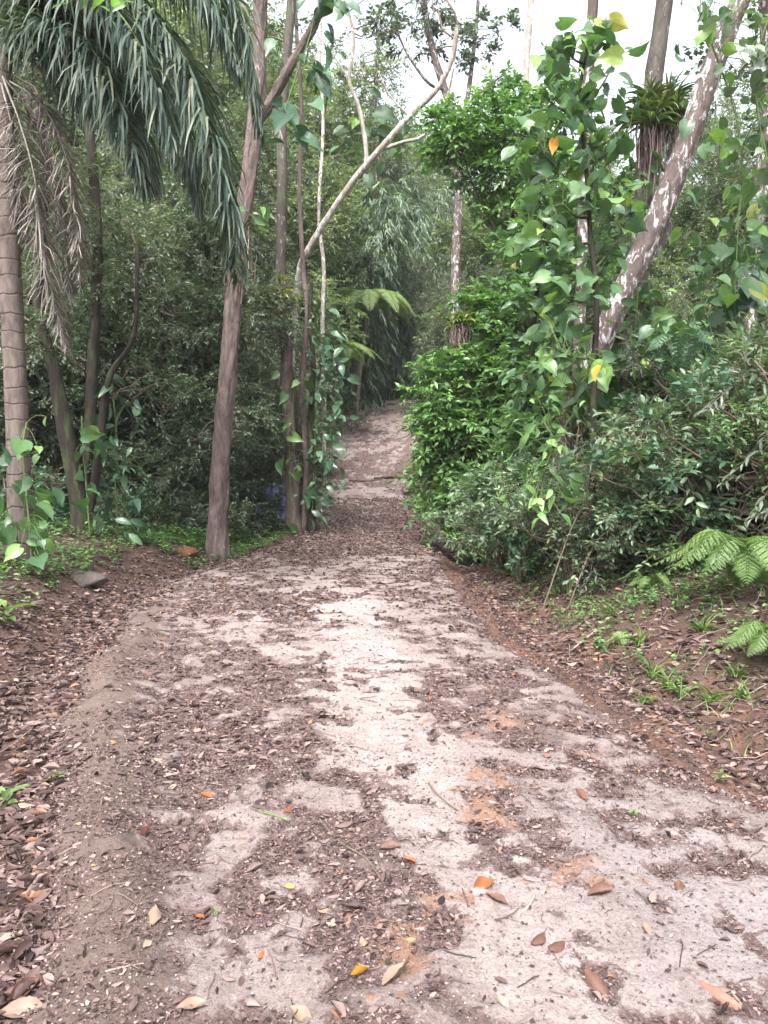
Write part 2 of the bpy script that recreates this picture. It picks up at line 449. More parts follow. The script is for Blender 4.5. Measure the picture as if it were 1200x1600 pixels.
for nm, c in (('orange', (.48, .17, .06)), ('yellow', (.5, .45, .14)), ('tan', (.33, .235, .17)), ('pink', (.40, .2, .15)), ('brown', (.17, .09, .065)),
              ('black', (.035, .028, .028)), ('green', (.13, .2, .07)), ('cream', (.42, .35, .27)), ('rust', (.36, .12, .04)), ('yellowleaf', (.62, .33, .05))):
    M['dl_'+nm] = leaf_mat('fallen_leaf_'+nm, [(0, tuple(.4*x for x in c)), (1, tuple(.8*x for x in c))], .55, .1, .3, (1.2, 1, .7))
M['bark_brown'] = bark_mat('bark_brown', (.018, .013, .012), (.20, .15, .138), (.27, .24, .225), .62, 8, .28, 1.6)
M['bark_dark'] = bark_mat('bark_dark', (.008, .007, .006), (.04, .031, .026), (.09, .09, .075), .66, 9, .25, moss=(.05, .075, .025))
M['bark_mott'] = bark_mat('bark_mottled', (.035, .026, .023), (.13, .10, .092), (.42, .41, .41), .53, 9, .4, 1.2)
M['bark_pale'] = bark_mat('bark_pale', (.14, .12, .10), (.36, .32, .28), (.55, .54, .52), .52, 12, .5)
M['bark_grey'] = bark_mat('bark_grey', (.03, .025, .023), (.11, .092, .085), (.30, .30, .28), .58, 10, .4, moss=(.07, .09, .04))
M['twig'] = bark_mat('twig_bark', (.05, .037, .028), (.17, .13, .10), (.3, .3, .25), .65, 20, .5, .4)
M['stick'] = bark_mat('dry_stick', (.16, .12, .09), (.5, .42, .36), (.5, .5, .45), .6, 20, .3, .4)
M['stem_green'] = bark_mat('green_stem', (.05, .08, .03), (.12, .17, .06), (.2, .2, .12), .7, 20, .3, .3)

def palm_bark():
    m, n, l = new_mat('palm_bark')
    tc = n.new('ShaderNodeTexCoord'); sx = n.new('ShaderNodeSeparateXYZ'); l.new(tc.outputs['Object'], sx.inputs[0])
    wob = noise(n, l, tc.outputs['Object'], 3, 3)
    wob.inputs['Scale'].default_value = 1.6
    z = math_(n, l, 'ADD', math_(n, l, 'MULTIPLY', sx.outputs[2], 4.6), math_(n, l, 'MULTIPLY', wob.outputs[0], 1.8))
    fr = math_(n, l, 'FRACT', z)
    rr = ramp(n, [(0, (1, 1, 1)), (.05, (1, 1, 1)), (.1, (0, 0, 0)), (.96, (0, 0, 0)), (1, (1, 1, 1))]); l.new(fr, rr.inputs[0])
    mp = n.new('ShaderNodeMapping'); mp.inputs['Scale'].default_value = (1, 1, .3); l.new(tc.outputs['Object'], mp.inputs[0])
    a = noise(n, l, mp.outputs[0], 14, 7, .65, .5)
    c = ramp(n, [(.3, (.05, .038, .034)), (.7, (.15, .12, .11))]); l.new(a.outputs[0], c.inputs[0])
    b = noise(n, l, tc.outputs['Object'], 1.4, 4); br = ramp(n, [(.55, (0, 0, 0)), (.68, (1, 1, 1))]); l.new(b.outputs[0], br.inputs[0])
    col = mixc(n, l, math_(n, l, 'MULTIPLY', br.outputs[0], .35), c.outputs[0], (.14, .15, .08))
    col = mixc(n, l, math_(n, l, 'MULTIPLY', rr.outputs[0], math_(n, l, 'MULTIPLY', a.outputs[0], .9)), col, (.05, .04, .036))
    p = n.new('ShaderNodeBsdfPrincipled'); l.new(col, p.inputs['Base Color']); p.inputs['Roughness'].default_value = .8
    p.inputs['Specular IOR Level'].default_value = .2
    h = math_(n, l, 'SUBTRACT', math_(n, l, 'MULTIPLY', a.outputs[0], .5), rr.outputs[0])
    bp = n.new('ShaderNodeBump'); bp.inputs['Strength'].default_value = .6; bp.inputs['Distance'].default_value = .02
    l.new(h, bp.inputs['Height']); l.new(bp.outputs[0], p.inputs['Normal'])
    o = n.new('ShaderNodeOutputMaterial'); l.new(p.outputs[0], o.inputs[0]); return m
M['palm_bark'] = palm_bark()

def floor_mat():
    m, n, l = new_mat('forest_floor_soil')
    tc = n.new('ShaderNodeTexCoord'); co = tc.outputs['Object']
    a = noise(n, l, co, 1.3, 6, .6); b = noise(n, l, co, 22, 6, .7); c = noise(n, l, co, 3.1, 5, .6, .5)
    base = ramp(n, [(.3, (.035, .024, .02)), (.55, (.085, .055, .045)), (.75, (.15, .10, .08))])
    s = math_(n, l, 'ADD', math_(n, l, 'MULTIPLY', a.outputs[0], .45), math_(n, l, 'MULTIPLY', b.outputs[0], .55)); l.new(s, base.inputs[0])
    orr = ramp(n, [(.44, (0, 0, 0)), (.58, (1, 1, 1))]); l.new(c.outputs[0], orr.inputs[0])
    at = n.new('ShaderNodeAttribute'); at.attribute_name = 'rnd'
    col = mixc(n, l, math_(n, l, 'MULTIPLY', math_(n, l, 'MULTIPLY', orr.outputs[0], at.outputs['Fac']), .85), base.outputs[0], (.17, .088, .06))
    p = n.new('ShaderNodeBsdfPrincipled'); l.new(col, p.inputs['Base Color']); p.inputs['Roughness'].default_value = .95
    p.inputs['Specular IOR Level'].default_value = .15
    bp = n.new('ShaderNodeBump'); bp.inputs['Strength'].default_value = 1; bp.inputs['Distance'].default_value = .04
    l.new(b.outputs[0], bp.inputs['Height']); l.new(bp.outputs[0], p.inputs['Normal'])
    o = n.new('ShaderNodeOutputMaterial'); l.new(p.outputs[0], o.inputs[0]); return m
M['floor'] = floor_mat()

def path_mat():
    m, n, l = new_mat('worn_track')
    tc = n.new('ShaderNodeTexCoord'); co = tc.outputs['Object']
    at = n.new('ShaderNodeAttribute'); at.attribute_name = 'mask'
    sp = n.new('ShaderNodeSeparateColor'); l.new(at.outputs['Color'], sp.inputs[0])
    fine = noise(n, l, co, 26, 8, .72, .3); grit = noise(n, l, co, 140, 4, .7); mid = noise(n, l, co, 7, 6, .65, .4)
    big = noise(n, l, co, 1.5, 4, .6); pit = noise(n, l, co, 62, 6, .8, .2)
    # pale cement with sand
    c1 = ramp(n, [(.28, (.165, .122, .112)), (.48, (.28, .228, .212)), (.7, (.40, .348, .33))])
    l.new(math_(n, l, 'ADD', math_(n, l, 'MULTIPLY', grit.outputs[0], .55), math_(n, l, 'MULTIPLY', mid.outputs[0], .45)), c1.inputs[0])
    c1g = mixc(n, l, sp.outputs[2], c1.outputs[0], (.30, .268, .268))
    st = math_(n, l, 'MULTIPLY', at.outputs['Alpha'], .7)
    stc = ramp(n, [(.3, (.115, .088, .08)), (.7, (.225, .18, .168))]); l.new(math_(n, l, 'ADD', math_(n, l, 'MULTIPLY', grit.outputs[0], .5), math_(n, l, 'MULTIPLY', fine.outputs[0], .5)), stc.inputs[0])
    c1g = mixc(n, l, st, c1g, stc.outputs[0])
    # dirt
    c2 = ramp(n, [(.3, (.04, .029, .027)), (.5, (.12, .083, .077)), (.7, (.21, .158, .148))])
    l.new(math_(n, l, 'ADD', math_(n, l, 'MULTIPLY', grit.outputs[0], .6), math_(n, l, 'MULTIPLY', fine.outputs[0], .4)), c2.inputs[0])
    d = math_(n, l, 'ADD', sp.outputs[0], math_(n, l, 'MULTIPLY', math_(n, l, 'SUBTRACT', fine.outputs[0], .5), 1.1))
    dr = ramp(n, [(.43, (0, 0, 0)), (.49, (.7, .7, .7)), (.56, (1, 1, 1))]); l.new(d, dr.inputs[0])
    col = mixc(n, l, dr.outputs[0], c1g, c2.outputs[0])
    # red-orange clay
    oo = math_(n, l, 'ADD', sp.outputs[1], math_(n, l, 'MULTIPLY', math_(n, l, 'SUBTRACT', mid.outputs[0], .5), 1.3))
    orp = ramp(n, [(.48, (0, 0, 0)), (.58, (1, 1, 1))]); l.new(oo, orp.inputs[0])
    oc = ramp(n, [(.3, (.17, .095, .065)), (.7, (.28, .175, .125))]); l.new(grit.outputs[0], oc.inputs[0])
    col = mixc(n, l, math_(n, l, 'MULTIPLY', orp.outputs[0], .9), col, oc.outputs[0])
    # smooth tan-brown packed soil of the shoulders
    sm = n.new('ShaderNodeAttribute'); sm.attribute_name = 'rnd'
    sc = ramp(n, [(.3, (.075, .054, .046)), (.5, (.13, .095, .08)), (.7, (.17, .128, .11))]); l.new(math_(n, l, 'ADD', math_(n, l, 'MULTIPLY', big.outputs[0], .4), math_(n, l, 'MULTIPLY', fine.outputs[0], .6)), sc.inputs[0])
    sf = math_(n, l, 'ADD', sm.outputs['Fac'], math_(n, l, 'MULTIPLY', math_(n, l, 'SUBTRACT', mid.outputs[0], .5), .9))
    sr = ramp(n, [(.45, (0, 0, 0)), (.6, (1, 1, 1))]); l.new(sf, sr.inputs[0])
    col = mixc(n, l, math_(n, l, 'MULTIPLY', sr.outputs[0], .9), col, sc.outputs[0])
    p = n.new('ShaderNodeBsdfPrincipled'); l.new(col, p.inputs['Base Color']); p.inputs['Roughness'].default_value = .9
    p.inputs['Specular IOR Level'].default_value = .2
    h = math_(n, l, 'ADD', math_(n, l, 'MULTIPLY', grit.outputs[0], .35), fine.outputs[0])
    pr = ramp(n, [(.32, (.42, .40, .40)), (.46, (.95, .95, .95)), (.56, (1, 1, 1)), (.68, (1.35, 1.35, 1.38))]); l.new(pit.outputs[0], pr.inputs[0])
    pm = n.new('ShaderNodeMix'); pm.data_type = 'RGBA'; pm.blend_type = 'MULTIPLY'; pm.inputs[0].default_value = 1
    l.new(col, pm.inputs[6]); l.new(pr.outputs[0], pm.inputs[7]); l.new(pm.outputs[2], p.inputs['Base Color'])
    h = math_(n, l, 'ADD', h, math_(n, l, 'MULTIPLY', pit.outputs[0], .5))
    bp = n.new('ShaderNodeBump'); bp.inputs['Strength'].default_value = 1.0; bp.inputs['Distance'].default_value = .018
    l.new(h, bp.inputs['Height']); l.new(bp.outputs[0], p.inputs['Normal'])
    o = n.new('ShaderNodeOutputMaterial'); l.new(p.outputs[0], o.inputs[0]); return m
M['path'] = path_mat()

# ------------------------------------------------------------------ the ground
def grid_mesh(mb, X, Y, Z, r=.5):
    a, b = X.shape
    idx = np.arange(a*b).reshape(a, b)
    f = np.stack([idx[:-1, :-1], idx[:-1, 1:], idx[1:, 1:], idx[1:, :-1]], -1).reshape(-1, 4)
    mb.add(np.stack([X, Y, Z], -1).reshape(-1, 3), f, r)

def build_floor():
    u = np.linspace(-1, 1, 420); xs = np.sign(u)*(np.abs(u)*6+np.abs(u)**3*94)
    v = np.linspace(0, 1, 460); ys = -8+v*30+v**3*200
    X, Y = np.meshgrid(xs, ys)
    Z = G(X, Y)
    l, r = edgeL(Y), edgeR(Y)
    ins = np.minimum(X-l, r-X)
    Z = Z - sstep(.02, .16, ins)*.10
    red = 1.3*np.exp(-((X-r-.45)/.6)**2)*(Y < 14) + .25*np.exp(-((l-X-.4)/.5)**2)
    mb = MB(); grid_mesh(mb, X, Y, Z, np.clip(red, 0, 1).ravel())
    o = link('ground', mb.mesh('ground', M['floor'], True)); o['kind'] = 'structure'
build_floor()

def path_masks(X, Y, full=False):
    l, r = edgeL(Y), edgeR(Y)
    def el(x, y, rx, ry): return np.exp(-((X-x)/rx)**2-((Y-y)/ry)**2)
    nz = .4*fbm(X*2.2, Y*1.8, 31, 3)+.6*fbm(X*8+2.5*fbm(X*3, Y*3, 35, 2), Y*8, 33, 5)
    dirt = .60+.0*X
    cl = np.interp(Y, [2, 2.6, 3.3, 4.1, 6, 9, 12], [.5, .45, .25, .03, -.05, -.45, -.9])
    wd = np.interp(Y, [2, 3, 4, 6, 9, 12], [.18, .27, .33, .38, .5, .45])
    strip = np.exp(-((X-cl)/wd)**2)*(1-sstep(7.5, 12, Y))
    dirt = dirt - .38*strip
    dirt = dirt + .085*sstep(-.25, -.6, X-cl)*(1-sstep(8.5, 11, Y))
    dirt = dirt - .16*el(1.2, 2.5, .6, .8) - .10*el(1.0, 3.5, .5, .6) - .12*el(.5, 8, .5, 2.5) - .06*el(-.7, 5.0, .5, 2.2) - .09*el(-1.2, 8.0, .5, 2.0) - .05*el(-.75, 3.2, .25, .8)
    dirt = dirt - .05*sstep(9, 12, Y)*(1-sstep(13, 15, Y))
    dirt = dirt + .16*el(.62, 2.4, .10, .14) + .12*el(.75, 3.0, .15, .3) + .12*el(.5, 4.9, .3, .5)
    dirt = dirt + .06*sstep(12, 16, Y) - .10*sstep(26, 32, Y) - .22*el(-.9, 25, 1.0, 1.6) - .14*el(.5, 38, .9, 5)
    dirt = dirt + .05*sstep(.2, .5, X-cl)*(1-sstep(8, 11, Y))
    dirt = dirt + (nz-.5)*2.3
    stain = .85-.95*strip-.45*el(1.3, 2.5, .6, .8)-.35*el(-.6, 4.5, .5, 2.5)-.25*el(-1.2, 8, .5, 2)+(fbm(X*3, Y*3, 83, 4)-.5)*1.5
    org = .07 + .5*el(.12, 2.5, .26, .5) + .34*el(.45, 3.5, .25, .3) + .5*el(.8, 4.6, .5, .8) + .2*el(.6, 3.0, .5, .5) + .2*el(.9, 6.5, .3, 1.2) + .25*el(-.1, 4.1, .12, .2)+.25*el(.9, 2.95, .3, .2)
    org = org + (fbm(X*4, Y*4, 77, 3)-.5)*.8
    gray = np.clip(.8*el(1.25, 2.7, .5, .9)+.5*el(.95, 3.6, .35, .6)+.5*el(-1.0, 2.2, .5, .7)+.25*sstep(6, 9, Y), 0, 1)
    smooth = .9*np.exp(-((X-l-.26)/.26)**2)*(1-sstep(7.5, 11, Y)) + .55*np.exp(-((r-X)/.2)**2)+.55*el(.95, 4.7, .35, .8)
    smooth = smooth*(.7+.7*fbm(X*3, Y*3, 84, 3))
    if full: return dirt, org, gray, smooth, np.clip(stain, 0, 1)
    return dirt, org, gray, smooth

def surf(X, Y):
    X = np.asarray(X, float); Y = np.asarray(Y, float)
    dirt, org, gray, smooth, stain = path_masks(X, Y, True)
    l, r = edgeL(Y), edgeR(Y)
    rough = (fbm(X*22, Y*22, 51, 4)-.5)*.022 + (fbm(X*6, Y*6, 52, 3)-.5)*.035
    Z = path_z(X, Y) + rough*(1-.5*np.clip(smooth, 0, 1)) + .009*sstep(.58, .42, dirt) + .004
    e = np.minimum(X-l, r-X)+.04
    Z = Z - .10*(1-sstep(0, .10, e))
    return np.where(e > .0, np.maximum(Z, np.where(e > .12, -99, G(X, Y)-.06*0)), G(X, Y))

def build_path():
    ys = [-1.0]
    while ys[-1] < 62: ys.append(ys[-1]+max(.016, .0065*abs(ys[-1])))
    ys = np.array(ys); u = np.linspace(0, 1, 260)
    Y = np.repeat(ys[:, None], len(u), 1)
    l, r = edgeL(Y)-.04, edgeR(Y)+.04
    X = l+(r-l)*u[None]
    dirt, org, gray, smooth, stain = path_masks(X, Y, True)
    rough = (fbm(X*22, Y*22, 51, 4)-.5)*.022 + (fbm(X*6, Y*6, 52, 3)-.5)*.035
    Z = path_z(X, Y) + rough*(1-.5*np.clip(smooth, 0, 1)) + .009*sstep(.58, .42, dirt) + .004
    e = np.minimum(u, 1-u)[None]*(r-l)
    Z = Z - .10*(1-sstep(0, .10, e))
    mb = MB(); grid_mesh(mb, X, Y, Z, np.clip(smooth, 0, 1).ravel())
    me = mb.mesh('path', M['path'], True)
    a = me.color_attributes.new('mask', 'FLOAT_COLOR', 'POINT')
    arr = np.stack([np.clip(dirt, 0, 1), np.clip(org, 0, 1), gray, stain], -1).reshape(-1).astype(np.float32)
    a.data.foreach_set('color', arr)
    o = link('path', me); o['kind'] = 'structure'
build_path()

# ------------------------------------------------------------------ dead leaves, crumbs, gravel, herbs on the ground (uncountable)
def T_curl(seed, curl=1.0, n=5):
    g = rng(seed); v = []; f = []
    tw = g.uniform(-.6, .6)
    for i in range(n+1):
        t = i/n
        w = math.sin(math.pi*min(max(t, .03), .97))**.8*.5
        a = curl*(t-.5)*g.uniform(.8, 1.2)
        for k in (-1, -.5, 0, .5, 1):
            c = k*curl*1.4
            x = w*math.sin(c)/max(abs(curl*1.4), .3) if abs(curl) > .1 else w*k
            z = w*(1-math.cos(c))/max(abs(curl*1.4), .3) + .25*(t-.5)**2*curl + g.normal(0, .015) + tw*k*w*(t-.5)
            v.append((x, t-.5, z))
    for i in range(n):
        for k in range(4):
            b = i*5+k; f.append((b, b+1, b+6, b+5))
    return np.array(v, float), np.array(f)
CURLS = [T_curl(s, c, 4) for s, c in ((1, .3), (2, .8), (3, 1.4), (4, -.5), (5, 1.9), (6, .6), (7, .2), (8, -.9), (9, 1.1), (10, .5))]

def scatter_ground(mb, g, X, Y, size, aspect, tmpl, lift=.004, tilt=.3, rr=None):
    N = len(X)
    if N == 0: return
    Z = surf(X, Y)+lift
    a = g.uniform(0, 2*np.pi, N)
    d = np.stack([np.cos(a), np.sin(a), g.normal(0, tilt*.5, N)], -1)
    nv = np.stack([g.normal(0, tilt, N), g.normal(0, tilt, N), np.ones(N)], -1)
    pos = np.stack([X, Y, Z+size*.06], -1)
    flip = g.random(N) < .35
    nv[flip] *= -1; pos[flip, 2] += size[flip]*.12
    place(mb, tmpl, pos, d, nv, size, size*aspect, g.random(N)**1.2 if rr is None else rr)

def litter():
    g = rng(11); mb = MB()
    # whole leaves
    def region(n, y0, y1, dens, fn, s0, s1, tm, asp=(.35, .6), pw=1.0):
        Y = y0+(y1-y0)*g.random(n)**pw; X = fn(Y, g)
        size = s0+(s1-s0)*g.random(n)**1.5; k = g.integers(0, len(tm), n)
        for j in range(len(tm)):
            q = k == j
            scatter_ground(mb, g, X[q], Y[q], size[q], g.uniform(*asp, q.sum()), tm[j])
    lg = lambda Y, g: edgeL(Y)-np.abs(g.normal(0, .6, len(Y)))+.06
    rg = lambda Y, g: edgeR(Y)+.1+np.abs(g.normal(0, .5, len(Y)))
    region(5200, 1.8, 6, 0, lg, .015, .10, CURLS, (.22, .7))
    region(6500, 6, 14, 0, lg, .03, .09, CURLS)
    region(2000, 2.5, 14, 0, lambda Y, g: edgeL(Y)-.3-g.random(len(Y))*3, .05, .11, CURLS)
    region(2400, 2.6, 12, 0, rg, .02, .075, CURLS)
    region(11000, 3, 15, 0, lambda Y, g: edgeR(Y)+.35+g.random(len(Y))**1.2*3.6, .04, .10, CURLS)
    def inside(Y, g): 
        l, r = edgeL(Y), edgeR(Y); return l+(r-l)*g.random(len(Y))
    # on the track, by the dirt mask
    def on_path(n, y0, y1, s0, s1, tm, thr, asp):
        Y = y0+(y1-y0)*g.random(n); X = inside(Y, g)
        dm, _, _, sm = path_masks(X, Y)
        keep = (g.random(n) < np.clip((dm-thr)*3+.10, .03, 1)) & (g.random(n) > .75*np.clip(sm, 0, 1))
        X, Y = X[keep], Y[keep]; n = len(X)
        size = g.uniform(s0, s1, n); k = g.integers(0, len(tm), n)
        for j in range(len(tm)):
            q = k == j
            scatter_ground(mb, g, X[q], Y[q], size[q], g.uniform(*asp, q.sum()), tm[j], lift=.003)
    on_path(420, 1.8, 5, .04, .085, CURLS, .5, (.35, .6))
    on_path(9000, 1.8, 5, .012, .045, CURLS, .53, (.3, .7))
    on_path(8000, 4, 9, .018, .055, CURLS, .5, (.35, .7))
    on_path(900, 4, 9, .04, .075, CURLS, .45, (.35, .6))
    on_path(9000, 8, 15, .025, .075, CURLS, .34, (.35, .6))
    on_path(13000, 14, 24, .04, .09, [RHOMB], .1, (.4, .7))
    on_path(9000, 23, 62, .05, .11, [RHOMB], .3, (.4, .7))
    for (n, y0, y1) in ((9000, 14, 40), (6000, 14, 60)):
        Y = g.uniform(y0, y1, n)
        X = np.where(g.random(n) < .5, edgeL(Y)-g.random(n)**1.5*6+.3, edgeR(Y)+g.random(n)**1.5*6-.3)
        scatter_ground(mb, g, X, Y, g.uniform(.06, .13, n), .5, RHOMB)
    o = link('leaf_litter', mb.mesh('leaf_litter', M['litter'])); o['kind'] = 'stuff'
    tag(o, 'brown curled dead leaves littering the track, gutters and banks', 'dead leaves')
    # small crumbs
    mb = MB()
    for n, y0, y1, s0, s1 in ((150000, 1.8, 4.2, .006, .024), (90000, 4, 8, .008, .028), (50000, 7.5, 14, .012, .035)):
        Y = y0+(y1-y0)*g.random(n); X = inside(Y, g)
        dm, og, _, sm = path_masks(X, Y)
        q = (g.random(n) < np.clip((dm-.5)*4+.10, .07, 1)) & (g.random(n) > .65*np.clip(sm, 0, 1)) & (og < .62)
        X, Y = X[q], Y[q]; n = len(X)
        scatter_ground(mb, g, X, Y, s0+(s1-s0)*g.random(n)**2, g.uniform(.3, .8, n), RHOMB, .001, .5)
    n = 30000; Y = 1.8+10*g.random(n)**1.3
    X = np.where(g.random(n) < .5, edgeL(Y)+.15-np.abs(g.normal(0, .6, n)), edgeR(Y)-.1+np.abs(g.normal(0, .8, n)))
    scatter_ground(mb, g, X, Y, g.uniform(.01, .035, n), g.uniform(.25, .7, n), RHOMB, .002, .5)
    o = link('leaf_mould', mb.mesh('leaf_mould', M['crumb'])); o['kind'] = 'stuff'
    tag(o, 'dark crumbs of broken leaf and bark matted over the pale track', 'leaf mould')
    # thin twiglets
    mb = MB(); n = 1500
    Y = 1.9+11*g.random(n)**1.3; X = edgeL(Y)-1+(edgeR(Y)-edgeL(Y)+3)*g.random(n)
    a = g.uniform(0, np.pi, n); L = g.uniform(.03, .14, n)
    t = np.linspace(-.5, .5, 4)
    px_ = X[:, None]+np.cos(a)[:, None]*L[:, None]*t+g.normal(0, .004, (n, 4)); py_ = Y[:, None]+np.sin(a)[:, None]*L[:, None]*t
    tubes(mb, np.stack([px_, py_, surf(px_, py_)+.004+g.random((n, 4))*.006], -1), np.full((n, 4), .0016)*g.uniform(.6, 1.5, (n, 1)), 4, g.random(n))
    n = 900; Y = 3.5+9*g.random(n)**1.2; X = np.where(g.random(n) < .75, edgeR(Y)+.5+g.random(n)*3.6, edgeL(Y)-.2-g.random(n)*2.5)
    a = g.uniform(0, np.pi, n); L = g.uniform(.1, .5, n); t = np.linspace(-.5, .5, 6)
    px_ = X[:, None]+np.cos(a)[:, None]*L[:, None]*t+g.normal(0, .008, (n, 6)); py_ = Y[:, None]+np.sin(a)[:, None]*L[:, None]*t
    tubes(mb, np.stack([px_, py_, surf(px_, py_)+.015+np.abs(g.normal(0, .012, (n, 6)))], -1), np.full((n, 6), .0022)*g.uniform(.6, 1.6, (n, 1)), 4, .5+.5*g.random(n))
    o = link('twig_litter', mb.mesh('twig_litter', M['crumb'])); o['kind'] = 'stuff'
    tag(o, 'hair-thin broken twigs strewn over the track and verges', 'twigs')
    # gravel
    mb = MB(); n = 7000
    Y = 1.8+7.5*g.random(n)**1.7; X = inside(Y, g)
    pts = [(0, 0, 1), (0, 0, -1)]+[(math.cos(k*1.0472), math.sin(k*1.0472), .25*(-1)**k) for k in range(6)]
    fc = [(0, 2+k, 2+(k+1) % 6) for k in range(6)]+[(1, 2+(k+1) % 6, 2+k) for k in range(6)]
    tv = np.array(pts, float)*[1, 1, .6]; tf = np.array(fc)
    s = g.uniform(.0018, .0065, n)*(1+1.0*(g.random(n) > .97))
    a = g.uniform(0, 6.28, n)
    V = tv[None]*s[:, None, None]*g.uniform(.6, 1.3, (n, 8, 1))
    V = np.stack([V[..., 0]*np.cos(a)[:, None]-V[..., 1]*np.sin(a)[:, None]*.7, V[..., 0]*np.sin(a)[:, None]+V[..., 1]*np.cos(a)[:, None]*.7, V[..., 2]], -1)
    V = V+np.stack([X, Y, surf(X, Y)+.0005], -1)[:, None]
    mb.add(V.reshape(-1, 3), (tf[None]+(np.arange(n)*8)[:, None, None]).reshape(-1, 3), np.repeat(g.random(n), 8))
    o = link('gravel', mb.mesh('gravel', M['stone'], True)); o['kind'] = 'stuff'
    tag(o, 'fine pale grit and pebbles loose on the near track', 'gravel')
litter()

def ground_cover():
    g = rng(31); mb = MB()
    def rosettes(X, Y, size, nl, tm=LEAF, h=.06):
        n = len(X); Z = G(X, Y)
        for k in range(nl):
            a = g.uniform(0, 2*np.pi, n)
            d = np.stack([np.cos(a), np.sin(a), g.uniform(-.1, .6, n)], -1)
            hh = g.uniform(.2, 1, n)*h
            pos = np.stack([X+g.normal(0, .02, n), Y+g.normal(0, .02, n), Z+hh], -1)
            nv = np.stack([g.normal(0, .3, n), g.normal(0, .3, n), np.ones(n)], -1)
            s = size*g.uniform(.7, 1.2, n)
            place(mb, tm, pos, d, nv, s, s*.55, g.random(n))
    n = 1800; Y = 4.3+8.5*g.random(n)**.8; X = edgeR(Y)+.75+g.random(n)*3.5
    q = fbm(X*1.2, Y*1.2, 61) > .46; rosettes(X[q], Y[q], .05, 5, LEAF, .10)
    n = 1500; Y = 7+8*g.random(n); X = edgeR(Y)+.7+g.random(n)**.7*3
    q = fbm(X*1.2, Y*1.2, 63) > .42; rosettes(X[q], Y[q], .055, 6, RHOMB, .14)
    n = 2600; Y = 12.6+7*g.random(n); X = edgeL(Y)-.1-g.random(n)**.8*3.6
    q = fbm(X*1.8, Y*1.8, 66, 3) > .50; rosettes(X[q], Y[q], .07, 5, LEAF, .10)
    n = 1800; Y = 14+4.3*g.random(n); X = edgeL(Y)-.9-g.random(n)*4
    q = fbm(X*1.5, Y*1.5, 68, 3) > .46; rosettes(X[q], Y[q], .08, 7, LEAF, .38)
    n = 420; Y = 4.5+8*g.random(n); X = edgeL(Y)-1.1-g.random(n)**1.2*2.0
    rosettes(X, Y, .06, 7, LEAF, .14)
    n = 240; Y = 5+6*g.random(n); X = edgeL(Y)-.9-g.random(n)*1.6
    rosettes(X, Y, .055, 5, LEAF, .12)
    n = 500; Y = 9+5*g.random(n); X = edgeL(Y)-1.0-g.random(n)*4
    rosettes(X, Y, .07, 6, LEAF, .2)
    n = 2600; Y = 22+30*g.random(n); X = np.where(g.random(n) < .5, edgeL(Y)-.05-g.random(n)**1.5*3, edgeR(Y)+.05+g.random(n)**1.5*3)
    rosettes(X, Y, .13, 6, RHOMB, .5)
    # thin grass blades
    st = T_strip(4, .7, lambda t: 1-t*.9)
    n = 5000; Y = 3.6+8.5*g.random(n)**1.2; X = edgeR(Y)+.55+g.random(n)**.8*3.6
    q = fbm(X*1.6, Y*1.6, 65) > .5; X, Y = X[q], Y[q]; n = len(X)
    a = g.uniform(0, 6.28, n)
    place(mb, st, np.stack([X, Y, G(X, Y)], -1), np.stack([np.cos(a)*.5, np.sin(a)*.5, g.uniform(.5, 1.2, n)], -1), np.stack([-np.cos(a), -np.sin(a), np.full(n, .6)], -1), g.uniform(.08, .22, n), .008, g.random(n))
    o = link('ground_cover', mb.mesh('ground_cover', M['cover'])); o['kind'] = 'stuff'
    tag(o, 'low green herbs and seedlings spread over the banks beside the track', 'ground cover')
ground_cover()

# ------------------------------------------------------------------ tree tools
def bl(px, py, Y, rx, ry, rd=None):
    k = Y/F
    return (P(px, py, Y), (rx*k, rd if rd else .5*(rx+ry)*k, ry*k))

def limb_mesh(mb, pts, r0, r1, seed, seg=14, rough=.1, flare=.0, n=None):
    c = catmull(pts, n or (max(10, 8*len(pts)) if seg < 24 else 200))
    L = np.linspace(0, 1, len(c))
    rad = r0+(r1-r0)*L
    if flare > 0:
        h = np.concatenate([[0], np.cumsum(np.linalg.norm(np.diff(c, axis=0), axis=1))])
        rad = rad*(1+flare*np.exp(-h/.35))
    tubes(mb, c, rad, seg, .5, rough, seed)
    return c

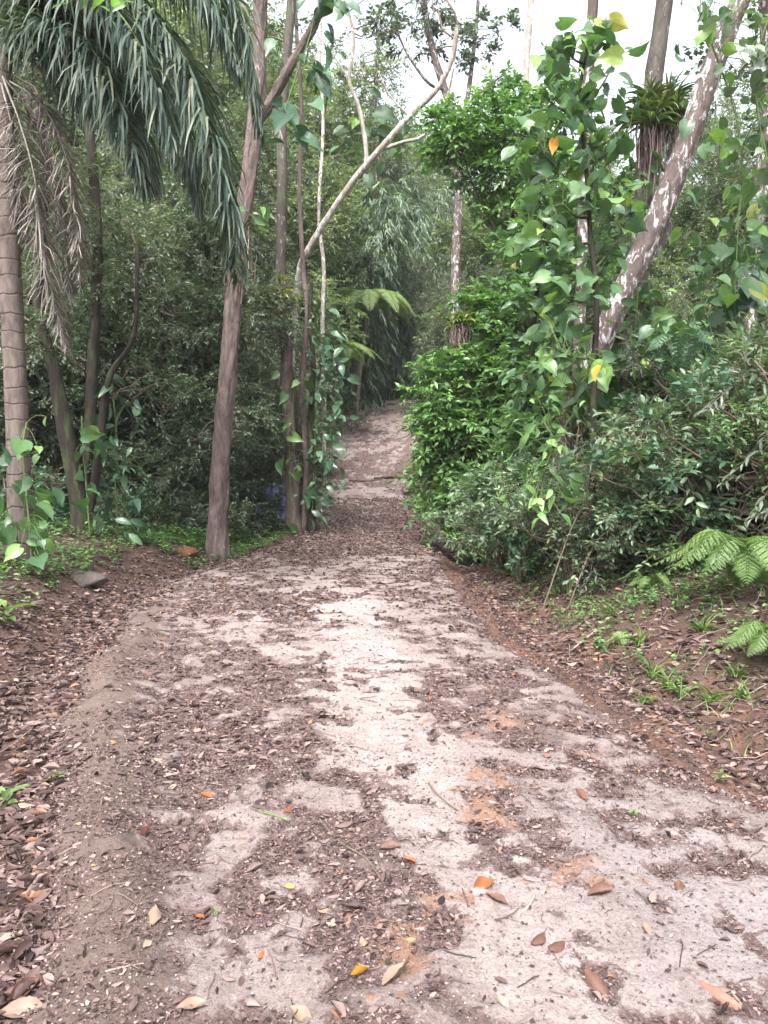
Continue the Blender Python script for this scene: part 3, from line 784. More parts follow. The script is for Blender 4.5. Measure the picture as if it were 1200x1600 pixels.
def crown_mesh(leafmb, twigmb, g, blobs, dens, m, sp, trunk_pts=None, shell=.5, limbs=True):
    """clumps of sprays through the blobs, thin limbs from the nearest trunk point"""
    Pc, Cc = blob_points(g, blobs, dens, shell)
    N = len(Pc)
    out = nrm(Pc-Cc+1e-3)
    C = np.repeat(Pc, m, 0); O = np.repeat(out, m, 0)
    D = nrm(O*.7+rand_dir(g, N*m)*1.0+np.array([0, 0, sp.get('rise', .15)]))
    L = g.uniform(.6, 1.2, N*m)*sp['L']
    C = C+g.normal(0, sp['L']*.22, C.shape)
    sprays(leafmb, g, C, D, L, sp['n'], sp['ll'], sp['lw'], sp.get('t', RHOMB), sp.get('ang', .9), sp.get('droop', .25), sp.get('up', 1.0), sp.get('jit', .3), sp.get('rs', .6), twigmb, sp.get('ld', .25))
    if limbs and trunk_pts is not None:
        T = np.asarray(trunk_pts)
        idx = g.permutation(N)[:min(N, sp.get('nl', 60))]
        e = Pc[idx]
        d = np.linalg.norm(e[:, None]-T[None], axis=2)+np.maximum(T[None, :, 2]-e[:, None, 2]+.3, 0)*1.5
        s = T[np.argmin(d, 1)]
        t = np.linspace(0, 1, 7)[None, :, None]
        ln = np.linalg.norm(e-s, axis=1)
        pts = s[:, None]*(1-t)+e[:, None]*t
        pts[..., 2] += (np.sin(np.pi*t[..., 0])*-.12*ln[:, None])+(t[..., 0]**2-t[..., 0])*0
        pts = pts+np.sin(np.pi*t)*g.normal(0, .06, (len(e), 7, 3))*ln[:, None, None]
        rad = (.006+.012*ln)[:, None]*np.linspace(1, .3, 7)[None]
        tubes(twigmb, pts, np.minimum(rad, .07), 6, .4)

def tree(name, label, cat, stems, blobs, sp, bark, leafm, seed, dens=6, m=6, group=None, base=None, seg=14, rough=.1, shell=.5, flare=.5, extra=None):
    """stems: list of (points, r0, r1); first one is the main trunk whose first point goes to the ground"""
    g = rng(seed)
    p0 = np.array(stems[0][0][0], float) if base is None else np.array(base, float)
    gz = Gf(p0[0], p0[1]); org = np.array([p0[0], p0[1], gz])
    root = thing(name, label, cat, org, group)
    tb = MB(); tp = []
    for k, (pts, r0, r1) in enumerate(stems):
        pts = [np.array(q, float) for q in pts]
        if k == 0:
            pts[0] = np.array([pts[0][0], pts[0][1], Gf(pts[0][0], pts[0][1])-.12])
        tp.append(limb_mesh(tb, pts, r0, r1, seed+k, seg if k == 0 else max(8, seg-4), rough, flare if k == 0 else 0))
    link('trunk', tb.mesh('trunk', bark, True, org), root)
    if blobs:
        lf, tw = MB(), MB()
        crown_mesh(lf, tw, g, blobs, dens, m, sp, np.concatenate(tp), shell)
        link('crown', lf.mesh('crown', leafm, False, org, (tw, M['twig'])), root)
    return root, org

SP = {
 'small':  dict(L=.42, n=9, ll=.12, lw=.045, ang=.85, droop=.3, nl=70),
 'smallfar': dict(L=.6, n=9, ll=.2, lw=.085, ang=.85, droop=.3, nl=60),
 'bright': dict(L=.46, n=9, ll=.19, lw=.085, ang=1.0, droop=.35, jit=.3, ld=.3, rs=.6, nl=80, rise=.3),
 'sky':    dict(L=.4, n=8, ll=.16, lw=.08, ang=.9, droop=.1, up=.6, nl=80),
 'shrub':  dict(L=.28, n=8, ll=.095, lw=.048, ang=.9, droop=.1, jit=.25, ld=.15, rise=.5, nl=70, t=LEAF),
 'mid':    dict(L=.5, n=8, ll=.16, lw=.07, ang=.9, droop=.3, nl=60),
}

# ------------------------------------------------------------------ generic trees of the forest (built once, copied)
def proto_tree(name, cat, h, wr, sp, bark, leafm, seed, low=.15, dens=5, m=6, nb=9, r0=.11):
    g = rng(seed)
    root = thing(name, '', cat, (0, 0, 0))
    tb = MB()
    pts = [np.array([0, 0, -.4])]
    x = y = 0
    for k in range(1, 6):
        x += g.normal(0, .18); y += g.normal(0, .18); pts.append(np.array([x, y, h*.92*k/5]))
    tp = limb_mesh(tb, pts, r0, r0*.3, seed, 10, .1, .4)
    blobs = []
    for k in range(nb):
        t = low+(1-low)*(k+.5)/nb
        rr = wr*(.55+.6*math.sin(math.pi*min(1, t*.9+.08)))*g.uniform(.6, 1.1)
        a = g.uniform(0, 6.28); off = g.uniform(.2, .75)*wr
        c = np.array([np.interp(t*h, tp[:, 2], tp[:, 0])+off*math.cos(a), np.interp(t*h, tp[:, 2], tp[:, 1])+off*math.sin(a), t*h])
        blobs.append((c, (rr*.7, rr*.7, rr*.5*g.uniform(.8, 1.3))))
    for k in range(4):                                  # a few big limbs
        b = blobs[g.integers(0, nb)][0]; s = tp[np.argmin(np.abs(tp[:, 2]-b[2]*.75))]
        limb_mesh(tb, [s, (s+b)/2+[0, 0, .1], b], r0*.4, .015, seed+k+9, 7, .08)
    link('trunk', tb.mesh('trunk', bark, True), root)
    lf, tw = MB(), MB()
    crown_mesh(lf, tw, g, blobs, dens, m, sp, tp, .35)
    link('crown', lf.mesh('crown', leafm, False, None, (tw, M['twig'])), root)
    return root

class Proto:
    """the first placement moves the prototype itself, later ones copy it"""
    def __init__(s, root): s.root = root; s.used = False
    def put(s, x, y, rz, sc, label, group, dz=0.0):
        loc = (x, y, Gf(x, y)+dz)
        if not s.used:
            s.used = True; r = s.root; r.location = loc; r.rotation_euler = (0, 0, rz)
            s.base = None
            r.scale = (sc, sc, sc); r['label'] = label; r['group'] = group
            return r
        return dup(s.root, loc, rz, sc, label, group)

g0 = rng(5)
thick = [Proto(proto_tree('thicket_tree', 'tree', 7.5, 1.7, SP['small'], M['bark_dark'], M['leaf_dark' if k != 1 else 'leaf_grey'], 100+k, .04, 10, 8, 13, .09)) for k in range(3)]
tall = [Proto(proto_tree('forest_tree', 'tree', 13, 2.9, SP['smallfar'], M['bark_grey'], M['leaf_olive' if k == 0 else 'leaf_grey'], 120+k, .22, 3.2, 7, 13, .17)) for k in range(3)]

olive = Proto(proto_tree('forest_tree', 'tree', 14, 3.0, dict(SP['smallfar'], ll=.24, lw=.10), M['bark_pale'], M['leaf_olive'], 131, .25, 2.6, 7, 14, .15))
for (px, Y, sc, lb) in ((420, 32, 1.0, 'bright olive tree rising behind the slim grey trunk'), (478, 42, 1.1, 'bright olive tree behind the leaning pale tree'), (570, 64, 1.2, 'pale olive tree above the bamboo'), (470, 48, 1.3, 'tall pale olive tree far behind the slim grey trunk'),
                        (665, 62, 1.0, 'pale olive tree beyond the bamboo right of the track head'), (760, 36, .75, 'olive tree behind the upper crown of the bright green tree'), (345, 40, 1.25, 'tall olive tree behind the palm fronds')):
    olive.put((px-600)/F*Y, Y, g0.uniform(0, 6.28), sc, lb, 'olive trees of the middle distance')
# left thicket: a wall of small dark leaves behind the near trunks
G_LT = 'small-leaved trees packed in the thicket left of the track'
L_near = 'dark small-leaved tree in the thicket between the ringed palm and the peeling trunk'
L_mid = 'grey-green small-leaved tree between the peeling trunk and the vine-wrapped trunks'
for (px, Y, sc, k) in ((60, 15.5, 1.0, 0), (150, 17.5, 1.1, 1), (235, 16.5, .95, 2), (300, 19, 1.15, 0), (190, 22, 1.4, 2), (80, 21, 1.4, 1), (270, 24, 1.6, 0), (-30, 17, 1.3, 2)):
    X = (px-600)/F*Y
    thick[k].put(X, Y, g0.uniform(0, 6.28), sc, L_near, G_LT)
for (px, Y, sc, k) in ((355, 20.5, .9, 1), (385, 25, 1.15, 1), (340, 25, 1.5, 2), (405, 31, 1.4, 1)):
    X = (px-600)/F*Y
    thick[k].put(X, Y, g0.uniform(0, 6.28), sc, L_mid, G_LT)
# far woods on the slopes behind
for i, (px, Y, sc, k) in enumerate(((40, 30, 1.25, 1), (150, 33, 1.3, 2), (250, 30, 1.2, 1), (340, 34, 1.3, 0), (430, 38, 1.25, 0), (500, 42, 1.25, 0), (90, 44, 1.5, 2), (220, 45, 1.5, 0), (540, 54, 1.3, 0), (380, 50, 1.4, 1))):
    X = (px-600)/F*Y
    tall[k].put(X, Y, g0.uniform(0, 6.28), sc, 'tall pale-crowned tree on the slope beyond the thicket left of the track', 'tall trees on the slope to the left')
for i, (px, Y, sc, k) in enumerate(((640, 56, 1.45, 2), (585, 50, 1.3, 1), (705, 68, 1.7, 0), (675, 90, 2.2, 1), (590, 66, 1.15, 2), (640, 74, 1.2, 0), (700, 60, .8, 0), (760, 52, .85, 0), (830, 46, .8, 1), (700, 84, 1.1, 1))):
    X = (px-600)/F*Y
    tall[k].put(X, Y, g0.uniform(0, 6.28), sc, 'hazy light green tree standing far up behind the end of the track', 'far trees beyond the end of the track')
for i, (px, Y, sc, k) in enumerate(((900, 30, .75, 0), (1010, 27, .7, 0), (1120, 30, .72, 2), (1230, 26, .8, 0), (950, 44, .85, 1), (1100, 46, .9, 0), (1330, 30, .9, 1))):
    X = (px-600)/F*Y
    tall[k].put(X, Y, g0.uniform(0, 6.28), sc, 'light olive tree on the rise behind the leaning mottled trunk on the right', 'trees on the rise to the right')
for (px, Y, sc, k) in ((860, 17, .62, 0), (960, 16, .62, 1), (1060, 15, .6, 2), (1160, 14.5, .62, 1), (1240, 13, .7, 2), (790, 24, .85, 1), (1010, 20, .75, 1), (1180, 20, .8, 0)):
    X = (px-600)/F*Y
    thick[k].put(X, Y, g0.uniform(0, 6.28), sc, 'bushy small-leaved tree behind the shrubs on the right bank', 'bushy trees behind the right bank')
for (px, Y, sc, k) in ((690, 40, 1.0, 1), (730, 34, .9, 1), (690, 50, .9, 0)):
    X = (px-600)/F*Y
    thick[k].put(X, Y, g0.uniform(0, 6.28), sc, 'bushy tree right of the upper track behind the bright green tree', 'bushy trees right of the upper track')

# ------------------------------------------------------------------ shrubs of the right bank
def proto_shrub(seed, h, w, mat, sp, dens=24, m=6):
    g = rng(seed); root = thing('shrub', '', 'shrub', (0, 0, 0)); tb, lf, tw = MB(), MB(), MB()
    tps = []
    for k in range(6):
        a = g.uniform(0, 6.28); e = np.array([math.cos(a)*w*.5*g.uniform(.4, 1), math.sin(a)*w*.5*g.uniform(.4, 1), h*g.uniform(.6, .95)])
        tps.append(limb_mesh(tb, [np.array([.08*math.cos(a), .08*math.sin(a), -.25]), e*[.35, .35, .45], e], .018, .006, seed+k, 6, .05))
    blobs = [(np.array([g.normal(0, w*.28), g.normal(0, w*.28), h*t]), (w*.36, w*.36, h*.24)) for t in (.2, .35, .5, .6, .75, .85)]
    crown_mesh(lf, tw, g, blobs, dens, m, sp, np.concatenate(tps), .4)
    link('stem', tb.mesh('stem', M['twig'], True), root); link('foliage', lf.mesh('foliage', mat, False, None, (tw, M['twig'])), root)
    return root
SPsh2 = dict(SP['shrub'], ll=.12, lw=.048, L=.32, ang=.8, n=7)
SPsh3 = dict(SP['shrub'], ll=.12, lw=.06, L=.22, n=7, ang=1.0)
shr = [Proto(proto_shrub(201, 1.7, 1.5, M['leaf_shrub'], SP['shrub'])),
       Proto(proto_shrub(202, 1.5, 1.4, M['leaf_blue'], SPsh3, 18, 6)),
       Proto(proto_shrub(203, 1.9, 1.5, M['leaf_shrub'], SPsh2)),
       Proto(proto_shrub(204, 1.7, 1.4, M['leaf_bright'], dict(SP['shrub'], ll=.08, lw=.035, L=.3), 20, 5)),
       Proto(proto_shrub(205, 1.8, 1.5, M['leaf_heart'], dict(SP['shrub'], ll=.2, lw=.095, L=.35, n=6, jit=.4), 11, 5)),
       Proto(proto_shrub(206, 1.8, 1.5, M['leaf_grey'], dict(SP['shrub'], ll=.13, lw=.03, L=.4, n=9, ang=.6), 15, 5))]
for (px, Y, sc, k, lb) in (
    (1140, 8.3, .9, 3, 'small-leaved light green shrub on the right bank just behind the bright ferns'),
    (1190, 8.6, 1.2, 1, 'glossy dark round-leaved shrub at the right edge above the ferns'),
    (1050, 8.6, .9, 1, 'glossy dark shrub on the right bank left of the bright ferns'),
    (960, 9.4, .85, 5, 'narrow-leaved grey-green shrub at the foot of the leaning mottled trunk'),
    (1010, 10.4, 1.15, 3, 'light green shrub behind the glossy dark shrub, right of the leaning trunk'),
    (1110, 10.2, 1.3, 5, 'tall narrow-leaved shrub in the middle of the right bank'),
    (1230, 10.0, 1.5, 3, 'tallest light green shrub at the right edge of the bank'),
    (890, 10.2, .8, 3, 'low light green shrub just left of the leaning trunk base'),
    (845, 11.6, .85, 2, 'narrow-leaved shrub between the bright green tree and the leaning trunk'),
    (1170, 12.0, 1.6, 1, 'large dark glossy shrub high on the right bank'),
    (930, 12.2, 1.2, 1, 'dark glossy shrub behind the foot of the leaning trunk'),
    (1050, 12.6, 1.6, 4, 'large light green shrub below the nest-bearing trunk'),
    (1290, 7.9, 1.2, 2, 'narrow-leaved shrub leaning in from the right frame edge'),
    (800, 14.5, .9, 1, 'dark shrub under the bright green tree'),
    (740, 16.2, .6, 1, 'small dark shrub in the shade at the foot of the bright green tree'),
    ):
    X = (px-600)/F*Y
    shr[k].put(X, Y, g0.uniform(0, 6.28), sc, lb, 'shrubs on the right bank')
for (px, Y, sc, k, lb) in (
    (200, 14.6, .8, 1, 'dark glossy shrub behind the left bank, right of the dark forked tree'),
    (265, 16, .8, 3, 'light green shrub behind the red earth mound on the left'),
    (60, 12.6, .8, 1, 'dark glossy shrub between the ringed palm and the dark forked tree'),
    (500, 26.5, .7, 2, 'shrub on the left side of the track past the vine-wrapped trunks'),
    (515, 31, .8, 1, 'dark shrub on the left side of the upper track near the tree fern'),
    (522, 34, 1.0, 2, 'grey-green shrub at the foot of the tree fern'),
    (563, 43, .9, 1, 'dark shrub at the left of the top of the track'),
    (690, 33, 1.0, 2, 'grey-green shrub on the right side of the upper track'),
    (690, 27, .9, 1, 'dark shrub right of the track by the broken slab edge'),
    (690, 23, .5, 0, 'small shrub at the right edge of the broken slab'),
    (685, 42, 1.0, 0, 'light shrub right of the top of the track'),
    (320, 17.5, .9, 2, 'grey-green shrub just left of the peeling trunk'),
    ):
    X = (px-600)/F*Y
    shr[k].put(X, Y, g0.uniform(0, 6.28), sc, lb, 'shrubs along the track')

for (px, Y, sc, k, lb) in (
    (900, 9.1, .75, 0, 'light green shrub hiding the foot of the leaning mottled trunk'),
    (840, 11.0, .7, 1, 'dark round-leaved shrub left of the leaning trunk foot'),
    (955, 9.4, .55, 1, 'dark glossy shrub in front of the leaning trunk, at its right side'),
    (1000, 9.2, .7, 2, 'low narrow-leaved shrub at the front of the right bank, mid way to the ferns'),
    (1085, 8.8, .9, 0, 'light shrub at the front of the right bank behind the largest fern'),
    (820, 11.0, .9, 1, 'dark round-leaved shrub between the bright green tree and the strap-leaved plant'),
    (790, 12.6, .8, 2, 'narrow-leaved shrub at the right foot of the bright green tree'),
    (1230, 8.4, 1.15, 5, 'narrow-leaved shrub at the right frame edge behind the glossy dark one'),
    (870, 12.6, 1.3, 4, 'tall light green shrub behind the strap-leaved plant'),
    (1000, 11.6, 1.35, 1, 'tall dark glossy shrub right behind the leaning trunk'),
    (1140, 9.4, 1.15, 2, 'narrow-leaved shrub filling the right bank above the ferns'),
    (1120, 8.4, .95, 1, 'dark glossy shrub just above the largest fern')):
    X = (px-600)/F*Y
    shr[k].put(X, Y, g0.uniform(0, 6.28), sc, lb, 'shrubs on the right bank')

# ------------------------------------------------------------------ the named trunks
def frond_leaflets(mb, g, c, n, ll, lw, droop, spread=1.0, seg=4, fwd=.55, thin=1.0, tip=.45, down0=.1, rr=(0, 1)):
    """c: rachis points. leaflets both sides, bending down with gravity"""
    L = np.concatenate([[0], np.cumsum(np.linalg.norm(np.diff(c, axis=0), axis=1))]); L /= L[-1]
    t = np.linspace(.12, 1.0, n)
    for side in (-1, 1):
        tt = np.clip(t+g.normal(0, .004, n), 0, 1)
        pos = np.stack([np.interp(tt, L, c[:, k]) for k in range(3)], -1)
        pos2 = np.stack([np.interp(np.minimum(tt+.02, 1), L, c[:, k]) for k in range(3)], -1)
        pos1 = np.stack([np.interp(np.maximum(tt-.02, 0), L, c[:, k]) for k in range(3)], -1)
        T = nrm(pos2-pos1); S = np.cross(T, [0, 0, 1.]); 
        S = nrm(np.where(np.linalg.norm(S, axis=1, keepdims=True) < .15, np.array([[0., 1, 0]]), S))
        ln = ll*(.35+.65*np.sin(np.pi*np.clip(tt*.85+.12, 0, 1)))*g.uniform(.6, 1.12, n)
        ln *= np.where(tt > .85, np.interp(tt, [.85, 1], [1, tip]), 1)
        d = nrm(T*(fwd+g.normal(0, .25, (n, 1)))+S*side*spread+g.normal(0, .22, (n, 3))-np.array([0, 0, down0]))
        K = seg+1; pts = np.zeros((n, K, 3)); pts[:, 0] = pos; cur = d.copy()
        dj = g.uniform(.45, 1.6, (n, 1))
        for k in range(seg):
            pts[:, k+1] = pts[:, k]+cur*(ln/seg)[:, None]
            cur = nrm(cur+np.array([0, 0, -1.])*(droop*dj)+g.normal(0, .10, (n, 3)))
        tang = nrm(np.gradient(pts, axis=1)); wv = nrm(np.cross(tang, np.array([0, 0, 1.])+g.normal(0, .3, (n, 1, 3))))
        prof = np.array([.5, 1, .95, .65, .08])[:K] if K == 5 else np.linspace(1, .1, K)
        w = (lw*thin*prof)[None, :, None]*.5
        A, B = pts-wv*w, pts+wv*w
        V = np.stack([A, B], 2).reshape(n, K*2, 3)
        f = np.array([(2*k, 2*k+1, 2*k+3, 2*k+2) for k in range(seg)])
        r = rr[0]+(rr[1]-rr[0])*g.random(n)
        mb.add(V.reshape(-1, 3), (f[None]+(np.arange(n)*K*2)[:, None, None]).reshape(-1, 4), np.repeat(r, K*2))

def palm():
    Y = 9.5
    pts = [P(32, 870, Y), P(30, 760, Y), P(26, 640, Y), P(18, 470, Y), P(9, 300, Y), P(2, 110, Y), P(0, 60, Y)]
    gz = Gf(pts[0][0], Y); org = np.array([pts[0][0], Y, gz]); pts[0] = org-[0, 0, .1]
    root = thing('palm_tree', 'ringed grey palm trunk at the left edge with drooping green and dead fronds', 'palm', org)
    tb = MB(); limb_mesh(tb, pts, .145, .115, 3, 22, .03, .15, 80)
    link('trunk', tb.mesh('trunk', M['palm_bark'], True, org), root)
    top = P(2, 90, Y)
    fr = [([(2, 110, 9.5), (30, 92, 9.4), (70, 84, 9.3), (130, 105, 9.2), (200, 180, 9.1), (245, 290, 9.1)], 80, .85),
          ([(2, 80, 9.5), (60, -10, 9.3), (170, -30, 9.0), (275, 70, 8.8), (330, 210, 8.7), (360, 330, 8.7), (372, 440, 8.8)], 150, .85),
          ([(2, 80, 9.5), (90, -110, 9.6), (230, -130, 9.8), (335, -40, 9.9), (385, 70, 10), (408, 215, 10)], 120, .9),
          ([(2, 80, 9.5), (40, 0, 9.9), (110, 0, 10.3), (180, 70, 10.6), (225, 190, 10.8)], 90, .9),
          ([(2, 80, 9.5), (50, -20, 9.0), (120, -30, 8.5), (200, 40, 8.2), (255, 170, 8.1), (275, 260, 8.1)], 100, .8),
          ([(2, 80, 9.5), (60, 10, 9.7), (150, 10, 9.9), (235, 90, 10.1), (290, 210, 10.2), (312, 330, 10.2)], 120, .95),
          ([(2, 90, 9.5), (50, 50, 9.0), (110, 50, 8.7), (165, 110, 8.5), (205, 215, 8.4), (222, 300, 8.4)], 110, .8),
          ([(2, 80, 9.5), (100, -100, 9.2), (240, -90, 9.0), (325, 0, 8.9), (372, 110, 8.9)], 120, .9),
          ([(2, 80, 9.5), (30, 20, 9.9), (80, 10, 10.2), (120, 70, 10.5), (140, 170, 10.7)], 90, .9),
          ([(0, 80, 9.5), (-90, -60, 9.2), (-230, -40, 8.9), (-330, 120, 8.7)], 90, .8),
          ([(0, 80, 9.5), (-20, -40, 10.2), (-90, -100, 11.4), (-170, 0, 12.2)], 80, .8),
          ([(2, 80, 9.5), (20, -120, 9.3), (50, -230, 8.9), (100, -150, 8.2)], 80, .8)]
    for i, (pp, n, ll) in enumerate(fr):
        g = rng(300+i)
        c = catmull([P(*q) for q in pp], 50)
        f, s = MB(), MB()
        frond_leaflets(f, g, c, int(n*2.0), ll*1.2, .028, .55, .8)
        tubes(s, c, np.linspace(.022, .004, 50), 6, .5)
        o = link('frond', f.mesh('frond', M['palm_leaf'], False, org), root)
        q = link('frond_stem', s.mesh('frond_stem', M['stem_green'], True, org), o)
    for i, (pp, n, ll) in enumerate([([(4, 120, 9.3), (30, 190, 9.1), (52, 270, 9.0), (64, 360, 9.0), (80, 450, 9.0), (104, 545, 9.0)], 150, .78),
                                     ([(2, 130, 9.3), (18, 200, 9.2), (28, 300, 9.25), (40, 380, 9.3)], 90, .6),
                                     ([(4, 120, 9.4), (50, 180, 9.6), (85, 270, 9.7), (100, 370, 9.7), (110, 470, 9.7)], 100, .65),
                                     ([(4, 120, 9.5), (66, 165, 9.3), (104, 250, 9.2), (120, 350, 9.2), (126, 450, 9.2)], 110, .6)]):
        g = rng(320+i); c = catmull([P(*q) for q in pp], 40)
        f, s = MB(), MB()
        frond_leaflets(f, g, c, n, ll, .014, .16, 1.1, fwd=.8, down0=.05)
        tubes(s, c, np.linspace(.014, .004, 40), 6, .8)
        o = link('frond', f.mesh('frond', M['palm_dead'], False, org), root); o['label'] = 'dry grey-brown dead frond hanging against the trunk'
        link('frond_stem', s.mesh('frond_stem', M['palm_dead'], True, org), o)
palm()

def PP(*a): return [P(*q) for q in a]
# peeling reddish trunk
t4, o4 = tree('forest_tree', 'reddish-brown peeling trunk beside the red earth mound left of the track', 'tree',
     [(PP((338, 880, 14), (342, 800, 14), (345, 720, 14), (353, 620, 14), (359, 540, 14), (367, 450, 14), (376, 370, 14), (388, 280, 14), (399, 180, 14.1), (404, 90, 14.2), (408, -20, 14.3), (410, -150, 14.4)), .17, .125),
      (PP((399, 190, 14.1), (420, 165, 14), (450, 110, 13.9), (485, 50, 13.8), (515, -20, 13.7), (540, -110, 13.6)), .09, .06)],
     [bl(430, -190, 14, 130, 60), bl(530, -170, 14, 90, 50), bl(330, -180, 14, 90, 50)], SP['mid'], M['bark_brown'], M['leaf_dark'], 401, 2.5, 6, seg=48, rough=.2, flare=.3)
# dark forked tree left
tree('forest_tree', 'dark forked tree with mossy stems right of the ringed palm', 'tree',
     [(PP((130, 880, 12.3), (128, 820, 12.3), (118, 750, 12.3), (104, 680, 12.3), (92, 620, 12.3), (86, 585, 12.3), (60, 470, 12.3), (70, 300, 12.3), (60, 150, 12.5)), .165, .06),
      (PP((128, 830, 12.3), (145, 770, 12.3), (155, 700, 12.3), (163, 630, 12.3), (175, 580, 12.3), (210, 520, 12.4), (215, 380, 12.6)), .085, .03),
      (PP((125, 800, 12.3), (138, 700, 12.5), (145, 560, 12.7), (152, 430, 12.8), (148, 300, 12.9), (135, 150, 13), (132, 0, 13), (140, -120, 13)), .09, .08)],
     [bl(130, 330, 12.8, 80, 100), bl(190, 420, 12.8, 50, 80), bl(60, 480, 12.8, 60, 90), bl(200, 600, 12.6, 50, 60), bl(100, 520, 12.3, 60, 60), bl(130, -90, 13, 130, 90), bl(50, 40, 13, 70, 90)],
     SP['small'], M['bark_dark'], M['leaf_dark'], 402, 9, 6, seg=20, rough=.12)
# trunk behind the peeling one
tree('forest_tree', 'slim grey lichen-spotted trunk rising straight behind the bromeliad', 'tree',
     [(PP((478, 835, 19.2), (470, 740, 19.2), (460, 640, 19), (445, 540, 18.6), (439, 430, 18.3), (441, 300, 18), (441, 180, 18), (450, 70, 18), (457, -30, 18), (460, -150, 18)), .13, .10)],
     [bl(460, -170, 18, 110, 60), bl(420, 40, 18, 50, 50)], SP['mid'], M['bark_grey'], M['leaf_dark'], 403, 2.0, 6, seg=16)
tree('forest_tree', 'thick brown vine-wrapped trunk at the left corner of the slab', 'tree',
     [(PP((458, 835, 18.6), (456, 740, 18.6), (452, 660, 18.6), (447, 590, 18.6), (450, 520, 18.6), (440, 470, 18.6)), .17, .12),
      (PP((474, 835, 18.7), (478, 720, 18.7), (472, 600, 18.7), (480, 500, 18.7), (474, 420, 18.9), (468, 300, 19), (471, 160, 19), (462, 20, 19), (466, -90, 19)), .08, .035)],
     [], SP['small'], M['bark_brown'], M['leaf_dark'], 404, seg=18, rough=.16)
tree('forest_tree', 'thin mossy stem wrapped in large vine leaves at the edge of the track', 'tree',
     [(PP((487, 835, 18.5), (488, 740, 18.5), (486, 660, 18.5), (490, 570, 18.5), (484, 500, 18.6), (487, 440, 18.8)), .085, .04)],
     [], SP['small'], M['bark_dark'], M['leaf_dark'], 405, seg=12, rough=.2)
# leaning pale branch tree
tree('leaning_tree', 'pale bare tree leaning right across the clearing above the track', 'tree',
     [(PP((440, 790, 22), (452, 600, 22), (466, 440, 21), (483, 388, 20.5), (545, 292, 20), (592, 235, 19.6), (640, 182, 19.3), (682, 140, 19), (705, 95, 18.8), (715, 40, 18.6)), .105, .05),
      (PP((573, 255, 19.8), (570, 215, 19.8), (560, 165, 19.8), (546, 125, 19.8), (553, 60, 19.8), (540, 0, 19.8), (530, -60, 19.8)), .06, .025),
      (PP((600, 232, 19.6), (630, 222, 19.4), (660, 213, 19.3), (682, 178, 19.2), (702, 140, 19.1), (715, 60, 19)), .05, .02),
      (PP((546, 125, 19.8), (520, 85, 19.9), (500, 60, 20)), .025, .012),
      (PP((640, 182, 19.3), (610, 150, 19.3), (590, 110, 19.3)), .03, .012)],
     [bl(560, 20, 20, 60, 35), bl(700, 40, 18.8, 50, 35), bl(500, 50, 20, 35, 25), bl(620, -50, 19.5, 90, 40)], dict(SP['sky'], n=7, ll=.12, lw=.055), M['bark_pale'], M['leaf_dark'], 406, 2.2, 5, seg=14, rough=.08)
tree('slender_tree', 'thin white-spotted trunk standing before the bamboo', 'tree',
     [(PP((575, 640, 42), (580, 540, 42), (583, 430, 42), (586, 340, 41), (590, 250, 40), (586, 160, 40), (592, 60, 40)), .19, .09)],
     [bl(580, 210, 40, 45, 30), bl(600, 130, 40, 60, 40), bl(560, 90, 40, 60, 40)], dict(SP['smallfar']), M['bark_mott'], M['leaf_olive'], 407, 1.6, 5)
tree('slender_tree', 'thin white trunk just right of the vine-wrapped trunks', 'tree',
     [(PP((506, 690, 26), (506, 590, 26), (504, 500, 26), (506, 420, 26), (498, 330, 26), (505, 200, 26), (500, 80, 26), (508, -60, 26)), .085, .04)],
     [bl(505, 230, 26, 40, 60), bl(495, 350, 26, 35, 40)], SP['mid'], M['bark_pale'], M['leaf_grey'], 408, 1.6, 5)
# tree against the sky
tree('forest_tree', 'tall forked trunk with sparse dark crown against the white sky', 'tree',
     [(PP((708, 640, 27), (710, 520, 27), (712, 400, 27), (716, 300, 27), (712, 200, 27), (695, 140, 27), (678, 85, 27), (665, 20, 27), (655, -60, 27)), .17, .10),
      (PP((714, 250, 27), (728, 170, 27), (738, 100, 27.3), (745, 30, 27.5), (750, -50, 27.5)), .10, .05),
      (PP((695, 140, 27), (670, 130, 26.6), (640, 90, 26.3), (620, 50, 26)), .06, .03),
      (PP((730, 160, 27), (770, 130, 26.8), (800, 100, 26.6)), .05, .02)],
     [bl(655, 60, 27, 55, 28), bl(720, 70, 27, 60, 30), bl(775, 110, 26.8, 45, 26), bl(640, 10, 26.5, 60, 30), bl(700, 10, 27, 60, 30), bl(760, 40, 27.3, 50, 26), bl(690, -80, 27, 100, 50), bl(600, 30, 26, 40, 22)],
     dict(SP['sky'], ll=.2, lw=.10), M['bark_mott'], M['leaf_dark'], 409, 2.2, 7, seg=14)
tree('slender_tree', 'pale thin trunk rising into the white sky left of the large-leaved tree', 'tree',
     [(PP((835, 560, 24), (832, 400, 24), (826, 250, 24), (822, 120, 24), (830, 0, 24), (838, -120, 24)), .13, .08)],
     [bl(830, -150, 24, 120, 50)], SP['mid'], M['bark_pale'], M['leaf_olive'], 410, 1.2, 5)
tree('slender_tree', 'slim mottled trunk rising above the large-leaved tree top', 'tree',
     [(PP((900, 560, 13), (912, 300, 13), (920, 120, 13), (925, 30, 13), (935, -100, 13)), .10, .08)],
     [bl(950, -170, 13, 120, 60)], SP['mid'], M['bark_mott'], M['leaf_dark'], 411, 2.0, 5)
